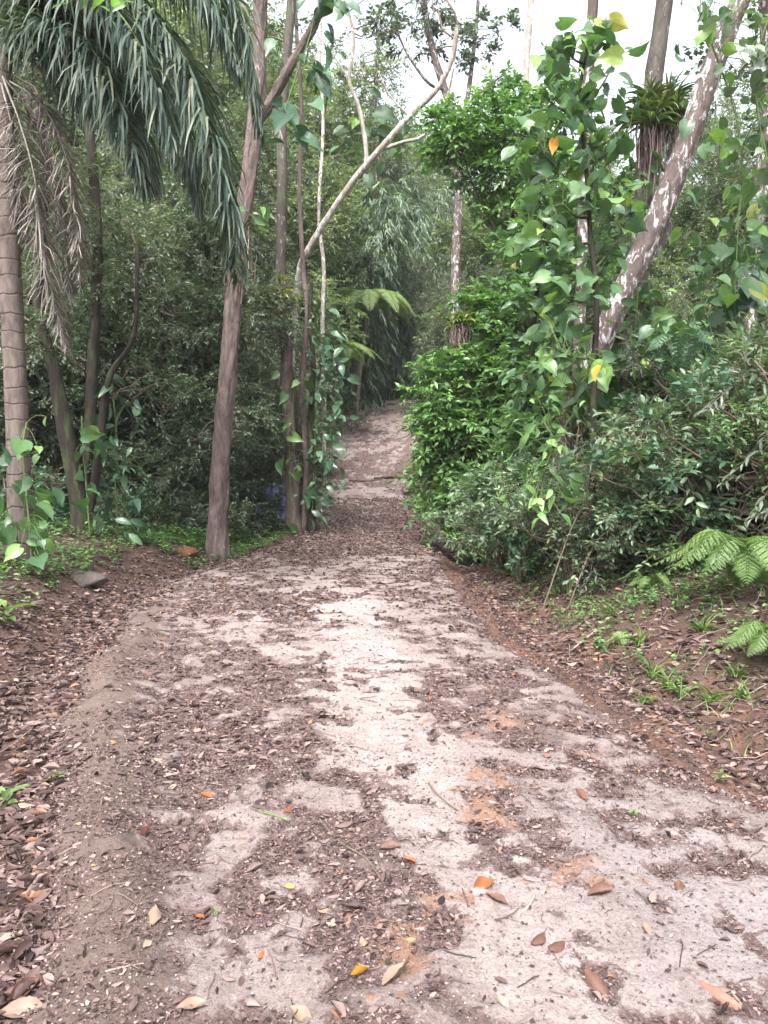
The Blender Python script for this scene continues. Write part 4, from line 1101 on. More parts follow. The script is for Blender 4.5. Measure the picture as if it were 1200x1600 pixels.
# bright green tree
tree('bright_tree', 'bright fresh green leafy tree crowding the right edge of the track', 'tree',
     [(PP((752, 850, 16.6), (752, 760, 16.6), (760, 650, 16.6), (780, 540, 16.7), (820, 440, 16.8), (800, 330, 16.8), (790, 220, 16.8)), .13, .03),
      (PP((700, 850, 16.2), (698, 780, 16.2), (705, 700, 16.2), (700, 620, 16.2), (720, 560, 16.3)), .09, .02),
      (PP((760, 650, 16.6), (820, 560, 16.4), (832, 480, 16.3), (828, 400, 16.3)), .07, .02),
      (PP((820, 440, 16.8), (775, 360, 16.6), (740, 290, 16.4), (720, 230, 16.4)), .04, .012)],
     [bl(745, 205, 16.6, 62, 52), bl(700, 222, 16.4, 34, 34), bl(765, 160, 16.8, 40, 28), bl(800, 260, 16.8, 58, 56), bl(845, 160, 17, 45, 55), bl(815, 345, 16.8, 48, 40),
      bl(715, 590, 16.2, 62, 46), bl(690, 610, 16.0, 40, 50), bl(735, 670, 16.1, 72, 52), bl(715, 740, 16.1, 60, 40), bl(690, 700, 16, 40, 40), bl(795, 560, 16.4, 66, 50), bl(820, 480, 16.5, 62, 44), bl(770, 510, 16.6, 50, 40),
      bl(790, 640, 16.5, 60, 60), bl(845, 420, 16.8, 55, 50), bl(780, 740, 16.4, 50, 40), bl(705, 800, 15.9, 50, 34), bl(775, 810, 16, 55, 36), bl(840, 740, 16, 50, 50), bl(740, 480, 16.8, 40, 30)],
     SP['bright'], M['bark_dark'], M['leaf_bright'], 412, 17, 7, seg=14, shell=.2)
tree('broad_leaved_tree', 'mid-green broad-leaved tree filling the gap between the bright green tree and the leaning trunk', 'tree',
     [(PP((835, 860, 13.5), (838, 740, 13.5), (830, 600, 13.5), (836, 480, 13.5), (850, 360, 13.6), (860, 250, 13.7)), .08, .02)],
     [bl(835, 470, 13.5, 60, 60), bl(850, 570, 13.4, 60, 60), bl(840, 680, 13.3, 55, 60), bl(870, 380, 13.6, 60, 60), bl(870, 270, 13.7, 55, 60), bl(800, 780, 13.3, 60, 40), bl(940, 470, 13.6, 60, 60), bl(950, 350, 13.8, 55, 60)],
     dict(SP['mid'], ll=.2, lw=.11, n=7, L=.45, t=LEAF), M['bark_dark'], M['leaf_heart'], 417, 9, 6, seg=12)
# leaning mottled trunk
tree('leaning_tree', 'leaning mottled grey and white trunk crossing the upper right', 'tree',
     [(PP((868, 860, 11.8), (876, 760, 11.8), (888, 685, 11.8), (907, 620, 11.8), (935, 545, 11.8), (972, 460, 11.8), (1010, 380, 11.8), (1046, 295, 11.8), (1078, 210, 11.8), (1108, 120, 11.8), (1140, 40, 11.8), (1175, -50, 11.8), (1200, -140, 11.8)), .20, .14),
      (PP((975, 455, 11.8), (1010, 410, 12), (1040, 370, 12.1), (1048, 345, 12.2)), .06, .035)],
     [bl(1230, -220, 11.8, 130, 70)], SP['mid'], M['bark_mott'], M['leaf_dark'], 413, 3, 6, seg=40, rough=.14, flare=.15)
t15, o15 = tree('forest_tree', 'dark upright trunk carrying a big nest of bromeliads behind the leaning trunk', 'tree',
     [(PP((985, 760, 13), (984, 640, 13), (988, 520, 13), (996, 420, 13), (1004, 320, 13), (1012, 220, 13), (1022, 120, 13), (1036, 20, 13), (1046, -80, 13)), .17, .13)],
     [bl(1060, -150, 13, 120, 60)], SP['mid'], M['bark_grey'], M['leaf_dark'], 414, 2.0, 5, seg=18)
tree('forest_tree', 'pale trunk at the right edge hung with round green leaves', 'tree',
     [(PP((1175, 720, 13), (1172, 560, 13), (1165, 440, 13), (1180, 340, 13), (1196, 240, 13), (1200, 100, 13), (1195, -60, 13)), .16, .11)],
     [bl(1180, 60, 13, 70, 50), bl(1215, 160, 13, 60, 60), bl(1190, -60, 13, 90, 60)], dict(SP['mid'], ll=.13, lw=.09), M['bark_mott'], M['leaf_dark'], 415, 4, 6, seg=16)

# ------------------------------------------------------------------ large single leaves on stalks (heart-leaved tree, vines)
def big_leaves(root, org, name, g, pts, anchor_fn, ll, lw, tmpl, mat, up=.8, stalk=.18, stemname='leaf_stalks', rr=None, face=None, stmat=None):
    lf, st = MB(), MB()
    N = len(pts)
    d = rand_dir(g, N); d[:, 2] = d[:, 2]*.4-.35; d = nrm(d)
    if face is not None: d = nrm(d+np.asarray(face)*.8)
    nv = nrm(np.array([0, 0, 1.])*up+g.normal(0, .45, (N, 3))+np.array([0, -.35, 0]))
    s = ll*(.4+.8*g.random(N)**1.2)
    a = anchor_fn(pts)
    place(lf, tmpl, pts, d, nv, s, s*lw, g.random(N) if rr is None else rr, bend=g.uniform(-.1, .55, N))
    t = np.linspace(0, 1, 5)[None, :, None]
    tp = a[:, None]*(1-t)+pts[:, None]*t; tp[..., 2] += np.sin(np.pi*t[..., 0])*.05
    tubes(st, tp, np.full((N, 5), .0035), 4, .5, cap=False)
    link(name, lf.mesh(name, mat, False, org, (st, stmat or M['stem_green'])), root)

def heart_tree():
    Y = 9.4; g = rng(501)
    stem = catmull(PP((925, 860, Y), (928, 600, Y), (932, 470, Y), (922, 360, Y), (915, 250, Y), (905, 150, Y), (925, 50, Y)), 60)
    org = np.array([stem[0][0], Y, Gf(stem[0][0], Y)]); stem[0][2] = org[2]-.1
    root = thing('large_leaved_tree', 'slender tree with big heart-shaped leaves left of the leaning mottled trunk', 'tree', org)
    tb = MB(); tubes(tb, stem, np.linspace(.045, .015, 60), 10, .5, .1, 3)
    ends = []
    for (a, b) in (((925, 480), (850, 430)), ((922, 380), (830, 370)), ((918, 300), (850, 240)), ((915, 260), (985, 200)), ((908, 180), (850, 150)), ((908, 170), (960, 100)), ((928, 560), (860, 540)), ((930, 420), (990, 330)), ((920, 340), (880, 320)), ((915, 100), (880, 70))):
        p, q = P(a[0], a[1], Y), P(b[0], b[1], Y+g.uniform(-.7, .5))
        c = catmull([p, (p+q)/2+[0, 0, -.06], q], 12); tubes(tb, c, np.linspace(.018, .006, 12), 6, .5); ends.append(c)
    link('trunk', tb.mesh('trunk', M['bark_dark'], True, org), root)
    sk = np.concatenate([stem[20:]]+ends)
    blobs = [bl(905, 110, Y, 75, 70, .5), bl(935, 60, Y, 40, 30, .4), bl(870, 220, Y, 80, 50, .5), bl(930, 190, Y, 60, 50, .5), bl(895, 290, Y, 75, 50, .5), bl(845, 380, Y, 65, 42, .5), bl(960, 320, Y, 40, 40, .4), bl(880, 470, Y, 60, 55, .5), bl(890, 560, Y, 60, 45, .5)]
    pts, _ = blob_points(g, blobs, 120, .25)
    fn = lambda p: sk[np.argmin(np.linalg.norm(p[:, None]-sk[None], axis=2)+np.maximum(sk[None, :, 2]-p[:, None, 2], 0), 1)]
    big_leaves(root, org, 'foliage', g, pts, fn, .225, .8, HEART, M['leaf_heart'], .35)
    yp = np.array([P(867, 215, Y-.7), P(938, 570, Y-.6)])
    big_leaves(root, org, 'yellow_leaves', rng(7), yp, fn, .25, .8, HEART, M['dl_yellowleaf'], .2)
heart_tree()

def vine(name, label, pxpts, Y, n, spread, ll, lw, tmpl, mat, seed, dirx=0, jit=.35, cat='vine', up=.5, r0=.012):
    g = rng(seed)
    c = catmull(PP(*[(a, b, Y if len(q_) < 3 else q_[2]) for q_ in pxpts for a, b in [(q_[0], q_[1])]]), 60)
    org = c[0].copy()
    gz = Gf(org[0], org[1])
    org[2] = gz if abs(gz-org[2]) < 1.5 else org[2]
    root = thing(name, label, cat, org)
    tb = MB(); tubes(tb, c, np.full(60, r0), 6, .5, .1, seed)
    link('stem', tb.mesh('stem', M['stem_green'], True, org), root)
    k = g.integers(0, 60, n)
    off = g.normal(0, 1, (n, 3))*[spread, spread*.5, spread]; off[:, 0] += dirx; off[:, 1] -= .12
    pts = c[k]+off
    big_leaves(root, org, 'foliage', g, pts, lambda p: c[k], ll, lw, tmpl, mat, up, face=(np.sign(dirx)*.5, -.4, -.2))
    return root
vine('climbing_vine', 'philodendron climbing the edge of the vine-wrapped trunks with hanging blue-green leaves', [(488, 800), (492, 700), (495, 620), (500, 560), (486, 500)], 18.3, 190, .24, .32, .5, LEAF, M['leaf_blue'], 601, .22)
vine('climbing_vine', 'pale-leaved vine low on the thick brown trunk', [(455, 800), (452, 720), (456, 660), (460, 600)], 18.2, 20, .28, .36, .6, HEART, M['cover'], 602, 0)
vine('climbing_vine', 'heart-leaved vine climbing the base of the ringed palm', [(50, 870), (45, 810), (40, 760), (36, 700), (42, 660)], 9.1, 30, .13, .27, .8, HEART, M['leaf_heart'], 603, .12)
vine('climbing_vine', 'heart-leaved vine sprawling at the left frame edge below the palm', [(10, 900), (-10, 850), (10, 800), (30, 850)], 9.0, 26, .16, .24, .8, HEART, M['leaf_heart'], 604, -.05)
vine('climbing_vine', 'vine of two big green leaves on the dark forked tree', [(140, 830), (135, 760), (130, 700), (128, 650)], 12.0, 14, .14, .34, .7, HEART, M['leaf_heart'], 605, .1)
vine('climbing_vine', 'dark large-leaved climber hanging right of the dark forked tree', [(185, 840), (180, 760), (182, 680), (175, 600)], 12.6, 60, .24, .34, .45, LEAF, M['leaf_blue'], 606, .12)
vine('climbing_vine', 'big dark-leaved climber high on the fork above the peeling trunk', [(440, 190), (462, 120), (480, 70), (500, 0), (520, -40)], 13.5, 30, .22, .5, .6, HEART, M['leaf_blue'], 607, .12)
vine('climbing_vine', 'small bright green sprout on the peeling trunk below the palm frond', [(382, 350), (392, 335), (400, 345)], 13.7, 9, .12, .3, .4, LEAF, M['leaf_bright'], 608, .1)
vine('climbing_vine', 'broad-leaved climber in mid-air on the leaning pale tree', [(545, 230), (570, 215), (610, 205), (630, 220)], 21.5, 40, .45, .5, .7, HEART, M['leaf_heart'], 609, 0)
vine('climbing_vine', 'round-leaved vine hanging from the upper right beside the sky', [(1090, 10), (1120, 90), (1150, 180), (1160, 280), (1150, 360)], 8.8, 80, .3, .2, .85, HEART, M['leaf_heart'], 610, .12)
vine('climbing_vine', 'round-leaved vine in the top right corner', [(1240, -50), (1190, 60), (1180, 140), (1200, 260)], 8.4, 70, .3, .2, .85, HEART, M['leaf_dark'], 611, 0)
vine('climbing_vine', 'green vine curtain at the right edge under the round leaves', [(1200, 300), (1150, 400), (1120, 440), (1080, 460)], 9.6, 90, .34, .22, .8, HEART, M['leaf_heart'], 612, 0)
vine('climbing_vine', 'dark glossy-leaved climber massed low on the right-edge trunk', [(1150, 540), (1140, 480), (1150, 430), (1160, 400)], 10.5, 60, .25, .34, .55, LEAF, M['leaf_blue'], 613, 0)
vine('broad_leaved_plant', 'strap-leaved plant clinging to the base of the leaning trunk', [(905, 640), (910, 600), (905, 570)], 11.3, 24, .18, .5, .3, LEAF, M['leaf_heart'], 614, -.1, cat='plant')
vine('broad_leaved_plant', 'pale broad-leaved plant in front of the leaning trunk foot', [(845, 800), (850, 740), (870, 700), (850, 660)], 8.9, 60, .24, .22, .45, LEAF, M['cover'], 615, 0, cat='plant')
vine('climbing_vine', 'leafy vine hanging in the middle of the large-leaved tree', [(930, 200), (925, 300), (920, 380), (925, 470)], 9.9, 90, .28, .2, .6, LEAF, M['leaf_heart'], 616, 0)
vine('climbing_vine', 'leafy creeper on the dark nest-bearing trunk', [(990, 540), (1000, 420), (1008, 330), (1014, 260)], 12.6, 60, .3, .28, .7, HEART, M['leaf_heart'], 617, .1)
vine('climbing_vine', 'leaf spray poking into the top left corner', [(80, -30), (130, -10), (170, 0), (210, 5)], 7.5, 26, .12, .18, .4, LEAF, M['leaf_bright'], 618, 0)
vine('broad_leaved_plant', 'young palm-like plant with dark leaves between track edge and bright tree', [(660, 790), (664, 770), (668, 750)], 20.5, 14, .2, .4, .3, LEAF, M['cover'], 619, 0, cat='plant')

# ------------------------------------------------------------------ bromeliads, ferns, bamboo, grass
STRAP = T_strip(6, .75, lambda t: (1-t)**.6*(.6+.4*min(1, t*4)), .3)
def rosette(mb, g, c, n, ll, lw, tilt=.5, r=None, tm=STRAP):
    a = g.uniform(0, 6.28, n); e = g.uniform(.15, 1.4, n)
    d = np.stack([np.cos(a)*np.cos(e), np.sin(a)*np.cos(e), np.sin(e)*1.0], -1)
    nv = np.stack([-np.cos(a)*np.sin(e), -np.sin(a)*np.sin(e), np.cos(e)+.2], -1)
    place(mb, tm, np.asarray(c)+g.normal(0, .02, (n, 3)), d, nv, ll*g.uniform(.6, 1.1, n), lw, g.random(n) if r is None else r)
def bromeliad(label, cs, n, ll, lw, seed, roots=0, group=None):
    g = rng(seed); org = np.array(cs[0]); root = thing('bromeliad', label, 'bromeliad', org, group)
    mb = MB()
    for c in cs: rosette(mb, g, c, n, ll, lw)
    link('leaves', mb.mesh('leaves', M['brom' if roots < .5 else 'brom_dark'], False, org), root)
    tb = MB(); m = 26*len(cs)
    st = np.repeat(np.array(cs), 26, 0)+g.normal(0, .09, (m, 3))*[1, 1, .3]
    K = 6; t = np.linspace(0, 1, K)
    pts = st[:, None]+np.stack([g.normal(0, .05, (m, 1))*t, g.normal(0, .05, (m, 1))*t-.0, -t[None]*g.uniform(.15, .3+roots, (m, 1))], -1)+g.normal(0, .012, (m, K, 3))
    tubes(tb, pts, np.full((m, K), .008), 4, g.random(m), cap=False)
    link('dead_leaves', tb.mesh('dead_leaves', M['litter'], True, org), root)
bromeliad('yellow-green bromeliad clump perched on the vine-wrapped trunks', [P(435, 478, 18.2), P(448, 472, 18.3), P(425, 470, 18.3), P(440, 466, 18.1)], 40, .62, .065, 701, .35)
bromeliad('large nest of dark bromeliads wrapped round the upright trunk on the right', [P(1000, 190, 12.7), P(1030, 180, 12.6), P(1055, 185, 12.7), P(1015, 165, 12.8), P(1045, 165, 13), P(1020, 200, 12.5)], 50, .66, .06, 702, .9)
bromeliad('small bromeliad with an orange dead leaf on the slim grey trunk', [P(440, 440, 18.1)], 18, .35, .05, 703, .2)
bromeliad('yellowish bromeliad on a branch behind the bright green tree', [P(725, 505, 16.0), P(708, 512, 16.0)], 24, .55, .06, 704, .2)
bromeliad('narrow-leaved epiphyte at the foot of the leaning trunk', [P(900, 615, 11.4), P(893, 650, 11.4)], 26, .48, .035, 705, .3)
bromeliad('shaggy epiphyte hanging on the upper peeling trunk', [P(372, 395, 13.75), P(380, 360, 13.75)], 22, .4, .03, 706, .6)

def fern_frond(mb, g, c, n, pl, lw=.03, down=.25, r=(.2, .9)):
    L = np.concatenate([[0], np.cumsum(np.linalg.norm(np.diff(c, axis=0), axis=1))]); L /= L[-1]
    t = np.linspace(.12, .99, n)
    T0 = nrm(np.gradient(c, axis=0))
    rv = g.uniform(*r)
    for side in (-1, 1):
        pos = np.stack([np.interp(t, L, c[:, k]) for k in range(3)], -1)
        T = nrm(np.stack([np.interp(t, L, T0[:, k]) for k in range(3)], -1))
        S = np.cross(T, [0, 0, 1.]); S = nrm(S+1e-4)
        d = nrm(T*.45+S*side-np.array([0, 0, down])+g.normal(0, .06, (n, 3)))
        ln = pl*np.sin(np.pi*np.clip(.12+.86*t, 0, 1))**.8*(1.15-.5*t)
        nv = nrm(np.cross(d, T)*side*1.0+1e-3); nv *= np.sign(nv[:, 2:3]+1e-6)
        m = 11
        u = np.linspace(.06, .97, m)
        for s2 in (-1, 1):
            pp = pos[:, None]+d[:, None]*(ln[:, None]*u)[..., None]-np.array([0, 0, 1.])*(.12*ln[:, None]*u**2)[..., None]
            q = nrm(np.cross(nv, d))*s2
            dd = q[:, None]*1.0+d[:, None]*.45
            dd = np.broadcast_to(dd, pp.shape)+g.normal(0, .08, pp.shape)
            pln = np.broadcast_to(ln[:, None]*.24*np.sin(np.pi*np.clip(.2+.75*u, 0, 1)), pp.shape[:2])
            place(mb, RHOMB, pp.reshape(-1, 3), dd.reshape(-1, 3), np.broadcast_to(nv[:, None], pp.shape).reshape(-1, 3), pln.ravel()+.002, pln.ravel()*.42+.002, np.clip(rv+g.normal(0, .1, pp.shape[0]*m), 0, 1))
def fern(label, base, fr, pl, mat, seed, name='fern', group=None, n=22, trunk=None, r0=.005):
    """fr: list of lists of rachis points (world)"""
    g = rng(seed)
    base = np.array(base); root = thing(name, label, 'fern', base, group)
    if trunk is not None:
        tb = MB(); limb_mesh(tb, trunk, .09, .075, seed, 14, .15)
        link('trunk', tb.mesh('trunk', M['bark_brown'], True, base), root)
    for pts in fr:
        c = catmull(pts, 24); f, s = MB(), MB()
        fern_frond(f, g, c, n, pl); tubes(s, c, np.linspace(r0, r0*.3, 24), 5, .5)
        o = link('frond', f.mesh('frond', mat, False, base), root); link('frond_stem', s.mesh('frond_stem', M['stem_green'], True, base), o)
def radial_fronds(top, n, L, g, rise=.25, fall=.45, a0=0, arc=6.283):
    out = []
    for k in range(n):
        a = a0+arc*(k+g.uniform(-.3, .3))/n; l = L*g.uniform(.8, 1.1)
        d = np.array([math.cos(a), math.sin(a), 0])
        out.append([top, top+d*l*.35+[0, 0, rise*l*.8], top+d*l*.7+[0, 0, rise*l*.6-.05*l], top+d*l*.98+[0, 0, rise*l-fall*l]])
    return out
gf = rng(71)
tbase = P(556, 660, 37); tbase[2] = Gf(tbase[0], 37)
top = P(574, 478, 37)
fern('tree fern with slim pale trunk and umbrella of fronds left of the upper track', tbase, radial_fronds(top, 13, 2.6, gf, .3, .6), .7, M['fern_dark'], 711, 'tree_fern', n=26,
     trunk=[tbase-[0, 0, .2], P(562, 590, 37), P(570, 530, 37), top], r0=.015)
b2 = P(520, 640, 32); b2[2] = Gf(b2[0], 32); t2 = P(526, 560, 32)
fern('second smaller tree fern with feathery fronds behind the vine-wrapped trunks', b2, radial_fronds(t2, 9, 2.0, gf, .35, .45), .5, M['fern_dark'], 712, 'tree_fern', n=24, trunk=[b2-[0, 0, .2], (b2+t2)/2, t2], r0=.012)
for i, (px, py, Y, L, n, lb, a0) in enumerate((
    (1170, 875, 7.0, .85, 8, 'largest bright green fern at the right edge of the bank', 2.4),
    (1205, 770, 7.4, .6, 7, 'pale feathery fern at the right edge above the largest fern', 2.2),
    (1215, 985, 5.6, .5, 6, 'yellow-green fern at the right edge below the largest fern', 2.4),
    (1015, 885, 8.2, .34, 4, 'small bright fern frond left of the largest fern', 2.8),
    (1000, 700, 8.4, .5, 5, 'feathery pale fern among the shrubs right of the leaning trunk', 2.5),
    (975, 950, 6.9, .2, 4, 'tiny fern sprig low on the right bank', 1.0),
    (1060, 530, 10.2, .8, 6, 'dark blue-green fern high among the shrubs on the right', 2.0))):
    b = P(px, py, Y); b[2] = max(Gf(b[0], b[1]), b[2]-.55*L)-.01 if i in (4, 6) else Gf(b[0], b[1])-.01
    fr = radial_fronds(b, n, L, gf, .75, .5, a0, 2.9 if i != 6 else 6.28)
    fern(lb, b, fr, L*.26, M['fern'] if i < 6 else M['leaf_blue'], 720+i, n=20)

def bamboo():
    g = rng(801)
    for j, (px, Y, H, lb, nc) in enumerate(((610, 44, 15, 'dense dark drooping bamboo clump at the left of the top of the track', 30), (648, 52, 15, 'tall bamboo clump closing off the top of the track', 30), (560, 41, 13, 'bamboo clump behind the tree fern', 24), (668, 58, 11, 'paler bamboo clump right of the top of the track', 20))):
        X = (px-600)/F*Y; org = np.array([X, Y, Gf(X, Y)])
        root = thing('bamboo_clump', lb, 'bamboo', org, 'bamboo clumps at the top of the track')
        cm, lf = MB(), MB()
        K = 16; t = np.linspace(0, 1, K)
        a = g.uniform(0, 6.28, nc); lean = g.uniform(.8, 3.4, nc); h = H*g.uniform(.55, 1.0, nc)
        b = org+np.stack([np.cos(a)*.7, np.sin(a)*.7, np.full(nc, -.2)], -1)*g.uniform(.2, 1, (nc, 1))*[1, 1, 1]
        pts = b[:, None]+np.stack([np.cos(a)[:, None]*lean[:, None]*t**2.2, np.sin(a)[:, None]*lean[:, None]*t**2.2, h[:, None]*(t-.14*t**4)], -1)
        tubes(cm, pts, np.full((nc, K), .04)*np.linspace(1, .25, K), 6, g.random(nc))
        link('culms', cm.mesh('culms', M['stem_green'], True, org), root)
        m = 95
        for q in range(nc):
            k = g.uniform(1, K-1.001, m); i = k.astype(int); u = (k-i)[:, None]
            c = pts[q, i]*(1-u)+pts[q, i+1]*u
            d = rand_dir(g, m, -.1)
            c2 = c+d*g.uniform(.2, 1.1, (m, 1))
            sprays(lf, g, c2, nrm(d+np.array([0, 0, -.7])), .8, 9, .5, .085, RHOMB, .5, .3, .5, .2, .8, None, .8)
        link('foliage', lf.mesh('foliage', M['bamboo_leaf'], False, org), root)
bamboo()

def grass():
    g = rng(821); st = T_strip(5, .55, lambda t: (1-t)**.7, .3)
    pos = [(1020, 1060, .22), (1045, 1075, .2), (1065, 1090, .16), (1000, 1010, .2), (1095, 990, .2), (1180, 1010, .24), (1110, 1100, .16), (1160, 1090, .14), (955, 960, .16), (1005, 1100, .12), (870, 930, .16), (905, 950, .12), (790, 900, .18), (1150, 1060, .14)]
    lbs = ['tallest grass tuft at the upper end of the red gutter bank', 'grass tuft with a yellow blade beside the tallest tuft', 'low tuft right of the yellow-bladed grass tuft', 'grass blades above the tallest tuft on the bank', 'thin grass tuft on the mid right bank', 'broad-bladed grass tuft at the right frame edge', 'short tuft near the right bank edge', 'short tuft close to the right frame edge', 'slim tuft near the pale bent stick', 'tiny tuft just above the red soil gutter', 'grass tuft under the shrubs left of the pale stick', 'tiny tuft right of the tuft under the shrubs', 'grass tuft by the track edge below the bright tree', 'thin tuft between the broad-bladed tuft and the gutter']
    for (px, py, L), lb in zip(pos, lbs):
        w = on_ground(px, py); mb = MB(); n = 16
        a = g.uniform(0, 6.28, n); e = g.uniform(.5, 1.4, n)
        d = np.stack([np.cos(a)*np.cos(e), np.sin(a)*np.cos(e), np.sin(e)], -1); nv = np.stack([-np.cos(a)*np.sin(e), -np.sin(a)*np.sin(e), np.cos(e)+.1], -1)
        place(mb, st, w+g.normal(0, .02, (n, 3))*[1, 1, 0], d, nv, L*1.3*g.uniform(.5, 1.1, n), .014, g.random(n))
        o = link('grass_tuft', mb.mesh('grass_tuft', M['grass'], False, w), None, w)
        tag(o, lb, 'grass tuft', 'grass tufts on the right bank')
    for (px, py, s, lb) in ((10, 1270, .13, 'green seedling in the leaf litter at the left frame edge'), (90, 1222, .05, 'tiny green sprout in the litter near the left edge'), (1125, 1225, .06, 'small green sprout by the right gutter'), (990, 1275, .035, 'tiny sprout in the grey grit of the track'), (10, 980, .25, 'pale green plant at the left frame edge on the bank'), (760, 920, .1, 'green sprout beside the right track edge'), (1110, 890, .16, 'yellow-green seedling below the largest fern')):
        w = on_ground(px, py); mb = MB()
        n = 7; a = np.arange(n)*2.4+g.uniform(0, 6); d = np.stack([np.cos(a), np.sin(a), g.uniform(.1, .5, n)], -1)
        h = np.linspace(.2, 1, n)*s*.8
        place(mb, LEAF, w+np.stack([0*a, 0*a, h], -1), d, np.tile([0, 0, 1.], (n, 1))+g.normal(0, .2, (n, 3)), s*g.uniform(.7, 1.2, n), s*.32, g.random(n))
        tubes(mb, np.stack([w, w+[0, 0, s*.4], w+[0, 0, s*.8]]), np.full(3, .002), 5, .3)
        tag(link('seedling', mb.mesh('seedling', M['fern'], False, w), None, w), lb, 'seedling', 'seedlings beside the track')
grass()

# ------------------------------------------------------------------ singled-out fallen leaves, sticks, stones
def fallen():
    g = rng(901)
    spec = [(322, 1248, .085, 'orange', 'bright orange fallen leaf on the dark left half of the track'),
            (672, 1094, .075, 'orange', 'red-orange curled leaf right of the pale middle strip'),
            (855, 1186, .10, 'pink', 'pinkish leaf lying on the reddish packed soil near the gutter'),
            (453, 1391, .05, 'yellow', 'small round yellow-green leaf on the dark crumbs'),
            (123, 1292, .035, 'yellow', 'small yellow leaf on the left shoulder, upper of two'),
            (147, 1361, .035, 'yellow', 'small yellow leaf on the left shoulder, lower of two'),
            (408, 1508, .055, 'orange', 'short orange leaf in the lower left of the track'),
            (562, 1528, .085, 'yellowleaf', 'golden leaf upright in the leaf heap at the bottom centre'),
            (620, 1532, .14, 'tan', 'big tan rolled leaf beside the golden leaf at the bottom'),
            (785, 1573, .075, 'cream', 'cream oval leaf at the bottom right of centre'),
            (907, 1254, .12, 'pink', 'long pink-brown leaf on the grey grit right of the track'),
            (938, 1405, .13, 'brown', 'rolled brown leaf standing in the grey gritty patch'),
            (1010, 1465, .07, 'tan', 'cupped tan leaf on the pale gritty ground at the right'),
            (1060, 1395, .09, 'brown', 'folded brown leaf among the pale grit near the right edge'),
            (1122, 1565, .19, 'pink', 'long reddish leaf at the bottom right corner'),
            (755, 1392, .13, 'rust', 'rusty folded leaf beside the beige patch'),
            (775, 1415, .11, 'brown', 'brown crumpled leaf heaped next to the rusty folded leaf'),
            (690, 1415, .07, 'black', 'black rotten leaf on the orange clay'),
            (740, 1305, .07, 'black', 'dark leaf curl right of the pale strip'),
            (425, 1230, .11, 'black', 'black crumpled leaf on the pale patch left of centre'),
            (478, 1218, .11, 'black', 'black torn leaf right of its black crumpled neighbour'),
            (450, 1270, .09, 'rust', 'rusty brown leaf just below the black leaves'),
            (240, 1440, .12, 'tan', 'greyish folded leaf on the lower left of the track'),
            (310, 1440, .07, 'rust', 'dark red leaf tucked among the crumbs at lower left'),
            (335, 1432, .06, 'green', 'small olive leaf in the heap at lower left'),
            (230, 1482, .055, 'cream', 'small cream leaf below the greyish folded leaf'),
            (35, 1590, .16, 'tan', 'large tan crumpled leaf at the bottom left corner'),
            (38, 1555, .15, 'brown', 'large brown leaf above the tan leaf at the bottom left corner'),
            (305, 1585, .12, 'tan', 'broad tan leaf at the very bottom left of centre'),
            (470, 1588, .11, 'tan', 'tan leaf at the very bottom below the dark crumbs'),
            (227, 1310, .10, 'pink', 'pinkish-brown upright leaf on the dark left half'),
            (840, 1475, .11, 'brown', 'brown leaf in the leaf cluster right of the beige patch'),
            (870, 1490, .11, 'brown', 'dull brown leaf lying rightmost in the cluster by the beige patch'),
            (930, 1550, .12, 'brown', 'crumpled brown leaf low in the right half'),
            (1000, 975, .07, 'tan', 'tan leaf on the red soil of the right bank'),
            (1115, 1240, .09, 'pink', 'pale pink leaf in the right gutter'),
            (1140, 1295, .06, 'pink', 'round pinkish leaf below the right gutter'),
            (610, 1335, .11, 'brown', 'ring-curled brown leaf where the pale strip meets the crumbs'),
            (640, 1355, .09, 'rust', 'reddish brown leaf right of the ring-curled leaf'),
            (540, 1435, .09, 'brown', 'flat greyish-brown leaf in the dark crumbs near centre'),
            (415, 1112, .06, 'tan', 'round tan leaf on the crumb strip in the middle distance'),
            (255, 1003, .09, 'rust', 'rust leaf on the left shoulder in the middle distance'),
            (803, 1060, .06, 'orange', 'orange leaf at the right edge of the track'),
            (40, 1165, .12, 'rust', 'rust-coloured leaf in the left litter'),
            (640, 610, .01, 'tan', None)]
    for px, py, s, c, lb in spec:
        if lb is None: continue
        w = on_ground(px, py); k = int(g.integers(0, 6)); mb = MB(); s *= .82
        tm = T_curl(900+px, (.5, 1.0, 1.5, .8, .3)[px % 5] if c not in ('yellow', 'cream') else .25, 8)
        a = g.uniform(0, 6.28); 
        up_ = -1 if (px % 3 == 0 and c != 'yellow') else 1
        w[2] = float(surf(w[:1], w[1:2])[0])
        z = w+[0, 0, .004+(s*.13 if up_ < 0 else 0)]
        place(mb, tm, z[None], np.array([[math.cos(a), math.sin(a), g.normal(0, .12)]]), np.array([[g.normal(0, .25), g.normal(0, .25), up_]]), np.array([s]), np.array([s*(.9 if c == 'yellow' else .55)]), .5)
        d = np.array([math.cos(a), math.sin(a), .1])
        tubes(mb, np.stack([z-d*s*.5, z-d*s*.62, z-d*s*.75+[0, 0, .003]]), np.array([.0012, .0011, .001]), 5, .2)
        tag(link('fallen_leaf', mb.mesh('fallen_leaf', M['dl_'+c], True, w), None, w), lb, 'fallen leaf', 'single fallen leaves on the track')
